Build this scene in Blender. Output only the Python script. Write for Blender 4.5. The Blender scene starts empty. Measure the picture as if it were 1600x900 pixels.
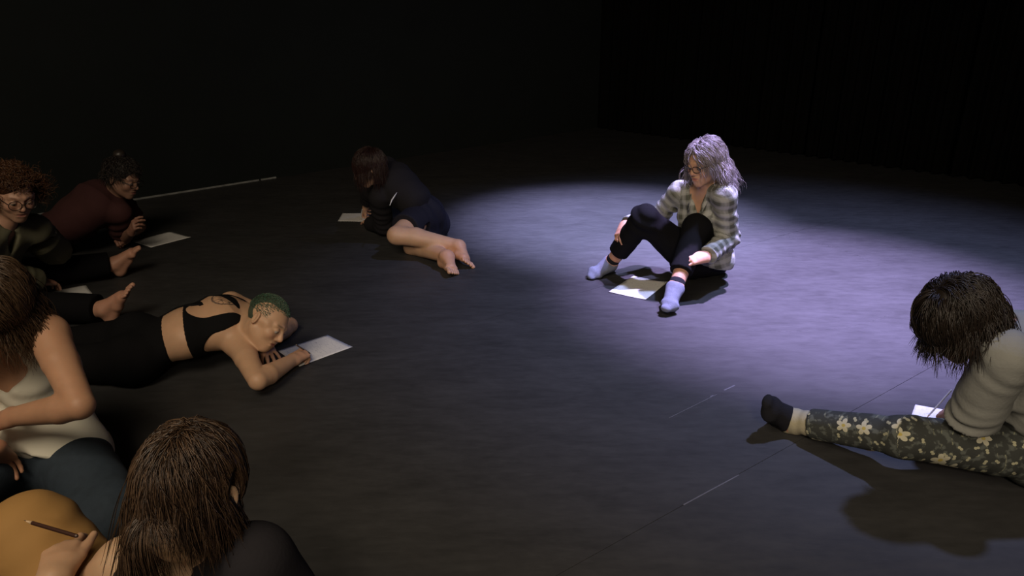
import bpy, math, random
import numpy as np
from mathutils import Vector, Matrix

# ------------------------------------------------------------------ camera, light, exposure
SC = bpy.context.scene
COL = SC.collection
rng = np.random.default_rng(7)
H, PIT, F = 1.45, 20.5, 1150.0
cam = bpy.data.cameras.new('camera'); camo = bpy.data.objects.new('camera', cam); COL.objects.link(camo)
cam.sensor_width = 36.0; cam.lens = F*36.0/1600.0; cam.clip_end = 60
camo.location = (0, 0, H); camo.rotation_euler = (math.radians(90-PIT), 0, 0)
SC.camera = camo
SC.view_settings.view_transform = 'Standard'; SC.view_settings.look = 'None'
SC.view_settings.exposure = 0.0; SC.view_settings.gamma = 1.0
SC.view_settings.use_curve_mapping = False
world = bpy.data.worlds.new('dark_room'); SC.world = world; world.use_nodes = True
world.node_tree.nodes['Background'].inputs[0].default_value = (.55, .65, .75, 1)
world.node_tree.nodes['Background'].inputs[1].default_value = 0.004

def spot(name, loc, tgt, energy, color, angle, blend, size):
    l = bpy.data.lights.new(name, 'SPOT'); o = bpy.data.objects.new(name, l); COL.objects.link(o)
    l.energy = energy; l.color = color; l.spot_size = math.radians(angle); l.spot_blend = blend; l.shadow_soft_size = size
    o.location = loc
    o.rotation_euler = (Vector(tgt)-Vector(loc)).to_track_quat('-Z', 'Y').to_euler()
    return o
spot('stage_light_white', (.84, 4.67, 5.2), (.79, 5.25, 0), 7790, (.543, .533, 1.0), 30.9, 1.0, .09)
spot('stage_light_blue_white', (2.20, 4.23, 5.2), (1.68, 3.88, 0), 8380, (.590, .476, 1.0), 33.5, 1.0, .09)
spot('stage_light_blue_wide', (2.6, 3.3, 5.2), (1.81, 3.96, 0), 1650, (.45, .53, 1.0), 61, 1.0, .12)
def area(name, loc, tgt, energy, color, size):
    l = bpy.data.lights.new(name, 'AREA'); o = bpy.data.objects.new(name, l); COL.objects.link(o)
    l.energy = energy; l.color = color; l.size = size; o.location = loc
    o.rotation_euler = (Vector(tgt)-Vector(loc)).to_track_quat('-Z', 'Y').to_euler()
area('house_light_warm_overhead', (-1.6, -.5, 3.7), (-1.7, 3.2, 0), 96, (1.0, .82, .60), 1.8)
spot('house_light_warm_front', (.2, -2.0, 2.7), (.9, 3.9, .2), 420, (1.0, .82, .62), 58, 1.0, .35)

# ------------------------------------------------------------------ helpers
def nrm(v):
    v = np.asarray(v, float); return v/(np.linalg.norm(v)+1e-12)
def orth(v, d):
    v = np.asarray(v, float); return nrm(v-d*np.dot(v, d))
V3 = lambda *a: np.array(a, float)

def link_mesh(name, verts, faces, mat, parent=None, base=None, smooth=True, cols=None, uvs=None, edges=()):
    verts = np.asarray(verts, np.float32)
    if base is not None: verts = verts-np.asarray(base, np.float32)
    me = bpy.data.meshes.new(name)
    if isinstance(faces, np.ndarray):
        nf, k = faces.shape
        me.vertices.add(len(verts)); me.vertices.foreach_set('co', verts.ravel())
        me.loops.add(nf*k); me.loops.foreach_set('vertex_index', faces.astype(np.int32).ravel())
        me.polygons.add(nf); me.polygons.foreach_set('loop_start', np.arange(nf, dtype=np.int32)*k)
        me.polygons.foreach_set('loop_total', np.full(nf, k, np.int32))
        me.update(calc_edges=True)
    else:
        me.from_pydata([tuple(map(float, v)) for v in verts], list(edges), faces)
    me.validate()
    if smooth: me.polygons.foreach_set('use_smooth', np.ones(len(me.polygons), bool))
    if cols is not None:
        a = me.attributes.new('Col', 'FLOAT_COLOR', 'POINT')
        c = np.ones((len(verts), 4), np.float32); c[:, :3] = cols
        a.data.foreach_set('color', c.ravel())
    if uvs is not None:
        a = me.attributes.new('guv', 'FLOAT_VECTOR', 'POINT'); a.data.foreach_set('vector', np.asarray(uvs, np.float32).ravel())
    o = bpy.data.objects.new(name, me); COL.objects.link(o)
    if mat: me.materials.append(mat)
    if parent is not None: o.parent = parent
    elif base is not None: o.location = tuple(float(b) for b in base)
    return o
def tag(o, label=None, cat=None, group=None, kind=None):
    if label: o['label'] = label
    if cat: o['category'] = cat
    if group: o['group'] = group
    if kind: o['kind'] = kind
    return o

# ------------------------------------------------------------------ materials
def mat(name, color=(.5, .5, .5), rough=.6, spec=.5, sheen=0, metal=0, col_attr=False, noise=None, bump=None, sss=0, alpha=None):
    m = bpy.data.materials.new(name); m.use_nodes = True; nt = m.node_tree; b = nt.nodes['Principled BSDF']
    b.inputs['Base Color'].default_value = (*color, 1); b.inputs['Roughness'].default_value = rough
    b.inputs['Specular IOR Level'].default_value = spec; b.inputs['Metallic'].default_value = metal
    if sheen: b.inputs['Sheen Weight'].default_value = sheen; b.inputs['Sheen Roughness'].default_value = .5
    if sss:
        b.inputs['Subsurface Weight'].default_value = sss; b.inputs['Subsurface Radius'].default_value = (.012, .004, .002); b.inputs['Subsurface Scale'].default_value = .4
    tc = nt.nodes.new('ShaderNodeTexCoord')
    src = None
    if col_attr:
        at = nt.nodes.new('ShaderNodeAttribute'); at.attribute_name = 'Col'; src = at.outputs['Color']
    if noise:
        sc, amt = noise
        n = nt.nodes.new('ShaderNodeTexNoise'); n.inputs['Scale'].default_value = sc; n.inputs['Detail'].default_value = 5
        nt.links.new(tc.outputs['Object'], n.inputs['Vector'])
        mr = nt.nodes.new('ShaderNodeMapRange'); mr.inputs[3].default_value = 1-amt; mr.inputs[4].default_value = 1+amt
        nt.links.new(n.outputs['Fac'], mr.inputs[0])
        mx = nt.nodes.new('ShaderNodeVectorMath'); mx.operation = 'MULTIPLY'
        if src: nt.links.new(src, mx.inputs[0])
        else: mx.inputs[0].default_value = color
        nt.links.new(mr.outputs[0], mx.inputs[1]); src = mx.outputs[0]
    if src: nt.links.new(src, b.inputs['Base Color'])
    if bump:
        sc, st, dist = bump
        n = nt.nodes.new('ShaderNodeTexNoise'); n.inputs['Scale'].default_value = sc; n.inputs['Detail'].default_value = 6
        nt.links.new(tc.outputs['Object'], n.inputs['Vector'])
        bp = nt.nodes.new('ShaderNodeBump'); bp.inputs['Strength'].default_value = st; bp.inputs['Distance'].default_value = dist
        nt.links.new(n.outputs['Fac'], bp.inputs['Height']); nt.links.new(bp.outputs[0], b.inputs['Normal'])
    if alpha is not None: b.inputs['Alpha'].default_value = alpha
    return m
M = {}
M['skin'] = mat('skin', rough=.5, spec=.4, col_attr=True, noise=(30, .10), bump=(250, .15, .001), sss=.15)
M['hair'] = mat('hair_strands', rough=.42, spec=.45, col_attr=True)
M['black_cloth'] = mat('black_cloth', (.007, .007, .008), .9, .08, bump=(60, .3, .004))
M['black_knit'] = mat('black_knit', (.014, .013, .016), .9, .2, bump=(120, .3, .003))
M['navy_cloth'] = mat('navy_black_cloth', (.012, .012, .020), .8, .2, bump=(60, .3, .004))
M['maroon'] = mat('maroon_cotton', (.055, .022, .022), .9, .2, noise=(12, .15), bump=(50, .3, .004))
M['olive'] = mat('olive_grey_cotton', (.15, .145, .095), .9, .2, noise=(9, .15), bump=(60, .35, .004))
M['khaki'] = mat('khaki_linen', (.215, .22, .205), .9, .2, noise=(25, .10), bump=(90, .35, .004))
M['white_cotton'] = mat('white_cotton', (.70, .68, .58), .85, .3, noise=(7, .06), bump=(70, .3, .003))
M['denim'] = mat('dark_blue_denim', (.030, .043, .060), .85, .25, noise=(40, .25), bump=(150, .3, .002))
M['mustard'] = mat('mustard_tan_cotton', (.36, .20, .065), .8, .3, noise=(6, .15), bump=(60, .15, .003))
M['grey_sock'] = mat('blue_grey_sock', (.14, .155, .20), .95, .2, noise=(60, .2), bump=(180, .5, .003))
M['black_sock'] = mat('black_sock', (.012, .012, .016), .95, .2, bump=(160, .5, .003))
M['beige_sock'] = mat('beige_sock', (.34, .31, .22), .95, .2, noise=(60, .12), bump=(160, .4, .003))
M['frame'] = mat('glasses_frame', (.012, .009, .008), .3, .5)
M['wood'] = mat('dark_pencil_paint', (.045, .018, .012), .35, .5)
M['rawwood'] = mat('raw_wood', (.62, .45, .28), .6, .4)
M['graphite'] = mat('graphite', (.05, .05, .055), .35, .5)
M['white_plastic'] = mat('white_plastic', (.65, .65, .66), .35, .5)
M['eye'] = mat('eye', rough=.15, spec=.5, col_attr=True)
g = bpy.data.materials.new('lens_glass'); g.use_nodes = True; nt = g.node_tree; nt.nodes.clear()
o_ = nt.nodes.new('ShaderNodeOutputMaterial'); mx_ = nt.nodes.new('ShaderNodeMixShader'); tr_ = nt.nodes.new('ShaderNodeBsdfTransparent'); gl_ = nt.nodes.new('ShaderNodeBsdfGlossy')
gl_.inputs['Roughness'].default_value = .05; mx_.inputs[0].default_value = .08
nt.links.new(tr_.outputs[0], mx_.inputs[1]); nt.links.new(gl_.outputs[0], mx_.inputs[2]); nt.links.new(mx_.outputs[0], o_.inputs[0]); M['lens'] = g

def math_n(nt, op, a, b=None, c=None):
    n = nt.nodes.new('ShaderNodeMath'); n.operation = op
    for i, v in enumerate((a, b, c)):
        if v is None: continue
        if isinstance(v, (int, float)): n.inputs[i].default_value = v
        else: nt.links.new(v, n.inputs[i])
    return n.outputs[0]
def mixc(nt, fac, a, b):
    n = nt.nodes.new('ShaderNodeMix'); n.data_type = 'RGBA'
    nt.links.new(fac, n.inputs[0])
    for i, v in ((6, a), (7, b)):
        if isinstance(v, tuple): n.inputs[i].default_value = (*v, 1)
        else: nt.links.new(v, n.inputs[i])
    return n.outputs[2]

def plaid():
    m = mat('plaid_flannel', rough=.9, spec=.2, bump=(80, .3, .003)); nt = m.node_tree; b = nt.nodes['Principled BSDF']
    at = nt.nodes.new('ShaderNodeAttribute'); at.attribute_name = 'guv'
    sp = nt.nodes.new('ShaderNodeSeparateXYZ'); nt.links.new(at.outputs['Vector'], sp.inputs[0])
    def band(s, per, off, w):
        f = math_n(nt, 'FRACT', math_n(nt, 'ADD', math_n(nt, 'DIVIDE', s, per), off))
        d = math_n(nt, 'ABSOLUTE', math_n(nt, 'SUBTRACT', f, .5))
        r = nt.nodes.new('ShaderNodeMapRange'); r.inputs[1].default_value = w-.05; r.inputs[2].default_value = w+.05; r.inputs[3].default_value = 1; r.inputs[4].default_value = 0
        nt.links.new(d, r.inputs[0]); return r.outputs[0]
    bx, by = band(sp.outputs[0], .052, .1, .25), band(sp.outputs[1], .052, .3, .25)
    lx, ly = band(sp.outputs[0], .052, .6, .05), band(sp.outputs[1], .052, .8, .05)
    s = math_n(nt, 'MULTIPLY', math_n(nt, 'ADD', bx, by), .5)
    c = mixc(nt, s, (.35, .36, .34), (.10, .105, .085))
    l = math_n(nt, 'MULTIPLY', math_n(nt, 'ADD', lx, ly), .35)
    c = mixc(nt, l, c, (.43, .43, .42))
    nt.links.new(c, b.inputs['Base Color']); return m
M['plaid'] = plaid()

def floral():
    m = mat('floral_print_cotton', rough=.9, spec=.2, bump=(60, .3, .004)); nt = m.node_tree; b = nt.nodes['Principled BSDF']
    at = nt.nodes.new('ShaderNodeAttribute'); at.attribute_name = 'guv'
    tc = nt.nodes.new('ShaderNodeTexCoord')
    def flowers(scale, off, rad, petals, depth, keep):
        mp = nt.nodes.new('ShaderNodeMapping'); mp.inputs['Location'].default_value = (off, off*1.7, 0)
        nt.links.new(at.outputs['Vector'], mp.inputs['Vector'])
        v = nt.nodes.new('ShaderNodeTexVoronoi'); v.voronoi_dimensions = '2D'; v.inputs['Scale'].default_value = scale; v.inputs['Randomness'].default_value = .75
        nt.links.new(mp.outputs[0], v.inputs['Vector'])
        sb = nt.nodes.new('ShaderNodeVectorMath'); sb.operation = 'SUBTRACT'
        nt.links.new(mp.outputs[0], sb.inputs[0]); nt.links.new(v.outputs['Position'], sb.inputs[1])
        sx = nt.nodes.new('ShaderNodeSeparateXYZ'); nt.links.new(sb.outputs[0], sx.inputs[0])
        rc = nt.nodes.new('ShaderNodeSeparateColor'); nt.links.new(v.outputs['Color'], rc.inputs[0])
        ang = math_n(nt, 'ADD', math_n(nt, 'ARCTAN2', sx.outputs[1], sx.outputs[0]), math_n(nt, 'MULTIPLY', rc.outputs[0], 6.28))
        r = math_n(nt, 'SQRT', math_n(nt, 'ADD', math_n(nt, 'POWER', math_n(nt, 'ABSOLUTE', sx.outputs[0]), 2), math_n(nt, 'POWER', math_n(nt, 'ABSOLUTE', sx.outputs[1]), 2)))
        pr = math_n(nt, 'MULTIPLY', math_n(nt, 'ADD', 1-depth, math_n(nt, 'MULTIPLY', math_n(nt, 'ABSOLUTE', math_n(nt, 'COSINE', math_n(nt, 'MULTIPLY', ang, petals/2))), depth)), rad)
        inside = math_n(nt, 'LESS_THAN', r, pr)
        k = math_n(nt, 'LESS_THAN', rc.outputs[1], keep)
        return math_n(nt, 'MULTIPLY', inside, k), r
    n = nt.nodes.new('ShaderNodeTexNoise'); n.inputs['Scale'].default_value = 38; n.inputs['Detail'].default_value = 4
    nt.links.new(at.outputs['Vector'], n.inputs['Vector'])
    r1 = nt.nodes.new('ShaderNodeMapRange'); r1.inputs[1].default_value = .52; r1.inputs[2].default_value = .60; nt.links.new(n.outputs['Fac'], r1.inputs[0])
    c = mixc(nt, r1.outputs[0], (.040, .043, .040), (.095, .105, .095))
    w = nt.nodes.new('ShaderNodeTexWave'); w.inputs['Scale'].default_value = 9; w.inputs['Distortion'].default_value = 14; w.inputs['Detail Scale'].default_value = .8
    nt.links.new(at.outputs['Vector'], w.inputs['Vector'])
    stem = math_n(nt, 'MULTIPLY', math_n(nt, 'MULTIPLY', math_n(nt, 'GREATER_THAN', w.outputs['Fac'], .985), r1.outputs[0]), .5)
    c = mixc(nt, stem, c, (.38, .38, .24))
    f3, _ = flowers(26, 5.3, .009, 2, .75, .42)
    c = mixc(nt, f3, c, (.36, .35, .24))
    f1, ra = flowers(9.5, 0, .027, 5, .55, .62)
    c = mixc(nt, f1, c, (.46, .44, .33))
    core = math_n(nt, 'MULTIPLY', f1, math_n(nt, 'LESS_THAN', ra, .0065))
    c = mixc(nt, core, c, (.42, .34, .10))
    nt.links.new(c, b.inputs['Base Color']); return m
M['floral'] = floral()

def floor_mat():
    m = mat('black_vinyl', (.05, .05, .05), .55, .35); nt = m.node_tree; b = nt.nodes['Principled BSDF']
    tc = nt.nodes.new('ShaderNodeTexCoord'); gm = nt.nodes.new('ShaderNodeNewGeometry')
    def noi(scale, det, stretch=(1, 1, 1), rot=0):
        mp = nt.nodes.new('ShaderNodeMapping'); mp.inputs['Scale'].default_value = stretch; mp.inputs['Rotation'].default_value = (0, 0, rot)
        nt.links.new(gm.outputs['Position'], mp.inputs['Vector'])
        n = nt.nodes.new('ShaderNodeTexNoise'); n.inputs['Scale'].default_value = scale; n.inputs['Detail'].default_value = det; n.inputs['Roughness'].default_value = .65
        nt.links.new(mp.outputs[0], n.inputs['Vector']); return n.outputs['Fac']
    def mr(s, a, b_, c, d):
        r = nt.nodes.new('ShaderNodeMapRange'); [setattr(r.inputs[i], 'default_value', v) for i, v in zip((1, 2, 3, 4), (a, b_, c, d))]
        nt.links.new(s, r.inputs[0]); return r.outputs[0]
    n1, n2, n3 = noi(2.2, 7, (1, 2.2, 1), .3), noi(9, 7, (1, 3, 1), -.35), noi(30, 6)
    f = math_n(nt, 'ADD', math_n(nt, 'ADD', mr(n1, .3, .7, 0, .55), mr(n2, .3, .7, 0, .30)), mr(n3, .3, .7, 0, .15))
    c = mixc(nt, f, (.024, .024, .0245), (.050, .050, .0515))
    sc = mr(noi(5, 8, (1, 7, 1), .8), .68, .78, 0, .35)
    c = mixc(nt, sc, c, (.09, .09, .10))
    nt.links.new(c, b.inputs['Base Color'])
    nt.links.new(mr(n2, .3, .7, .48, .66), b.inputs['Roughness'])
    bp = nt.nodes.new('ShaderNodeBump'); bp.inputs['Strength'].default_value = .12; bp.inputs['Distance'].default_value = .004
    nt.links.new(n2, bp.inputs['Height']); nt.links.new(bp.outputs[0], b.inputs['Normal'])
    return m
M['floor'] = floor_mat()
M['floor_under'] = mat('black_subfloor', (.02, .02, .02), .8)
M['wall'] = mat('black_wall_paint', (.010, .013, .013), .85, .2, noise=(3, .2), bump=(20, .1, .004))
M['drape'] = mat('black_stage_velour', (.004, .004, .004), .95, .02, noise=(5, .25))
M['batten'] = mat('grey_worn_edge_strip', (.24, .25, .25), .7, noise=(14, .7))
M['tape'] = mat('worn_seam_tape', (.11, .11, .125), .6, noise=(18, .5))

def paper_mat(name, marks):
    m = mat(name, (.70, .70, .69), .8, .2); nt = m.node_tree; b = nt.nodes['Principled BSDF']
    tc = nt.nodes.new('ShaderNodeTexCoord')
    mp = nt.nodes.new('ShaderNodeMapping'); mp.inputs['Scale'].default_value = (1, 3, 1); nt.links.new(tc.outputs['Object'], mp.inputs['Vector'])
    n = nt.nodes.new('ShaderNodeTexNoise'); n.inputs['Scale'].default_value = 11; n.inputs['Detail'].default_value = 3; n.inputs['Distortion'].default_value = 1.5
    nt.links.new(mp.outputs[0], n.inputs['Vector'])
    d = math_n(nt, 'ABSOLUTE', math_n(nt, 'SUBTRACT', n.outputs['Fac'], .5))
    l = math_n(nt, 'MULTIPLY', math_n(nt, 'LESS_THAN', d, .006), marks)
    nt.links.new(mixc(nt, l, (.70, .70, .69), (.30, .31, .36)), b.inputs['Base Color'])
    return m
M['paper'] = paper_mat('sketch_paper', .35)
M['paper_sketch'] = paper_mat('sketched_paper', .8)

# ------------------------------------------------------------------ signed-distance sculpting
class Vol:
    def __init__(s, lo, hi, h, fine=()):
        s.ax = []
        for i in range(3):
            xs = [lo[i]]; 
            while xs[-1] < hi[i]:
                x = xs[-1]; st = h
                for c, r, hh in fine:
                    if c[i]-r <= x <= c[i]+r: st = min(st, hh)
                xs.append(x+st)
            s.ax.append(np.array(xs, np.float32))
        s.D = np.full([len(a) for a in s.ax], .25, np.float32)
    def sub(s, lo, hi):
        return tuple(slice(max(0, int(np.searchsorted(a, lo[i]))-1), min(len(a), int(np.searchsorted(a, hi[i]))+1)) for i, a in enumerate(s.ax))
    def grid(s, sl):
        return (s.ax[0][sl[0]][:, None, None], s.ax[1][sl[1]][None, :, None], s.ax[2][sl[2]][None, None, :])
    def add(s, lo, hi, fn, k=.01, mode='u'):
        mg = k+.02
        sl = s.sub(np.asarray(lo)-mg, np.asarray(hi)+mg)
        X, Y, Z = s.grid(sl); A = s.D[sl]
        if A.size == 0: return
        d = fn(X, Y, Z).astype(np.float32)
        if mode == 's': d, A2 = d, -A
        else: A2 = A
        h = np.maximum(k-np.abs(A2-d), 0)/max(k, 1e-6)
        r = np.minimum(A2, d)-h*h*k*.25
        s.D[sl] = -r if mode == 's' else r
    def prim(s, p, infl=0, kk=None):
        k = p['k'] if kk is None else kk
        if p['t'] == 'cap':
            a, b, ra, rb = p['a'], p['b'], p['ra']+infl, p['rb']+infl
            rm = max(ra, rb)*max(1, p['wide'])
            lo, hi = np.minimum(a, b)-rm, np.maximum(a, b)+rm
            ba = b-a; L2 = float(ba@ba)+1e-9; w = p['wide']; sd = p['side']
            def fn(X, Y, Z):
                x, y, z = X-a[0], Y-a[1], Z-a[2]
                t = np.clip((x*ba[0]+y*ba[1]+z*ba[2])/L2, 0, 1)
                x, y, z = x-t*ba[0], y-t*ba[1], z-t*ba[2]
                if w != 1:
                    q = (x*sd[0]+y*sd[1]+z*sd[2])*(1-1/w); x, y, z = x-q*sd[0], y-q*sd[1], z-q*sd[2]
                return np.sqrt(x*x+y*y+z*z)-(ra+(rb-ra)*t)
        else:
            c, R, r = p['c'], p['R'], np.asarray(p['r'])+infl
            rm = max(r); lo, hi = c-rm, c+rm
            def fn(X, Y, Z):
                x, y, z = X-c[0], Y-c[1], Z-c[2]
                u, v, w = [(x*R[i][0]+y*R[i][1]+z*R[i][2])/r[i] for i in range(3)]
                n = np.sqrt(u*u+v*v+w*w)
                g = np.sqrt((u/r[0])**2+(v/r[1])**2+(w/r[2])**2)+1e-6
                return np.where(n > .3, n*(n-1)/g, -min(r)*.7)
        s.add(lo, hi, fn, k, p.get('mode', 'u'))
    def cut(s, pt, n, rad=.2, off=0):
        pt, n = np.asarray(pt), nrm(n); sl = s.sub(pt-rad, pt+rad); X, Y, Z = s.grid(sl)
        x, y, z = X-pt[0], Y-pt[1], Z-pt[2]
        d = x*n[0]+y*n[1]+z*n[2]-off
        rr = np.sqrt(x*x+y*y+z*z)
        s.D[sl] = np.where(rr < rad, np.maximum(s.D[sl], d), s.D[sl])
    def displace(s, fn, band=.03):
        i = np.nonzero(np.abs(s.D) < band)
        P = np.stack([s.ax[j][i[j]] for j in range(3)], -1)
        s.D[i] += fn(P).astype(np.float32)
    def mesh(s):
        D = s.D; N = D.shape
        D[0] = D[-1] = .1; D[:, 0] = D[:, -1] = .1; D[:, :, 0] = D[:, :, -1] = .1
        I = D < 0
        c = np.zeros((N[0]-1, N[1]-1, N[2]-1), np.int8)
        cs = [(i, j, k) for i in (0, 1) for j in (0, 1) for k in (0, 1)]
        for i, j, k in cs: c += I[i:N[0]-1+i, j:N[1]-1+j, k:N[2]-1+k]
        act = (c > 0) & (c < 8); idx = np.full(c.shape, -1, np.int32)
        ci = np.nonzero(act); n = len(ci[0]); idx[ci] = np.arange(n)
        corner = {q: D[ci[0]+q[0], ci[1]+q[1], ci[2]+q[2]] for q in cs}
        S = np.zeros((n, 3)); W = np.zeros(n)
        for ax in range(3):
            for q in cs:
                if q[ax]: continue
                q2 = list(q); q2[ax] = 1; q2 = tuple(q2)
                a, b = corner[q], corner[q2]; m = (a < 0) != (b < 0)
                t = np.where(m, a/(a-b+1e-12*(a == b)), 0)
                P = np.empty((n, 3)); 
                for d in range(3): P[:, d] = t if d == ax else q[d]
                S += P*m[:, None]; W += m
        S /= W[:, None]
        V = np.empty((n, 3))
        for d in range(3):
            A = s.ax[d]; V[:, d] = A[ci[d]]+S[:, d]*(A[ci[d]+1]-A[ci[d]])
        Fs = []
        for ax in range(3):
            a = np.take(I, range(N[ax]-1), ax); b = np.take(I, range(1, N[ax]), ax)
            e = a != b; u, v = [(1, 2), (2, 0), (0, 1)][ax]
            sl = [slice(None)]*3; sl[u] = slice(1, N[u]-1); sl[v] = slice(1, N[v]-1)
            e2 = np.zeros_like(e); e2[tuple(sl)] = e[tuple(sl)]
            ei = np.array(np.nonzero(e2)); flip = a[tuple(ei)]
            def cell(du, dv):
                q = ei.copy(); q[u] -= du; q[v] -= dv; return idx[tuple(q)]
            f = np.stack([cell(1, 1), cell(0, 1), cell(0, 0), cell(1, 0)], -1)
            f[~flip] = f[~flip][:, ::-1]; Fs.append(f)
        return V, np.concatenate(Fs)

def cap(a, b, ra, rb=None, k=.015, side=None, wide=1.0, mode='u'):
    return dict(t='cap', a=np.asarray(a, float), b=np.asarray(b, float), ra=ra, rb=ra if rb is None else rb, k=k, side=side, wide=wide, mode=mode)
def ell(c, R, r, k=.015, mode='u'):
    return dict(t='ell', c=np.asarray(c, float), R=R, r=r, k=k, mode=mode)
def bounds(ps, m):
    lo = np.full(3, 1e9); hi = -lo
    for p in ps:
        if p.get('mode') == 's': continue
        if p['t'] == 'cap': r = max(p['ra'], p['rb'])*max(1, p['wide']); a, b = np.minimum(p['a'], p['b'])-r, np.maximum(p['a'], p['b'])+r
        else: r = max(p['r']); a, b = p['c']-r, p['c']+r
        lo, hi = np.minimum(lo, a), np.maximum(hi, b)
    return lo-m, hi+m
def nse(P, f, seed=0):
    r = np.random.default_rng(seed); o = 0; 
    for i in range(5):
        d = nrm(r.normal(size=3))*f*(1+.35*i); ph = r.uniform(0, 6.28)
        e = nrm(r.normal(size=3))*f*.6
        o = o+np.sin(P@d+ph+1.6*np.sin(P@e+ph*2))/(1+.3*i)
    return o/3.2
def folds(P, c, d, freq, amp, rad, seed=0):
    q = P-c; a = np.clip(.35+.8*nse(P, 11, seed+3), 0, 1); return 1.5*amp*a*np.sin((q@d)*freq*.8+4.5*nse(P, 10, seed))*np.exp(-(q*q).sum(1)/rad**2)

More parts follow.
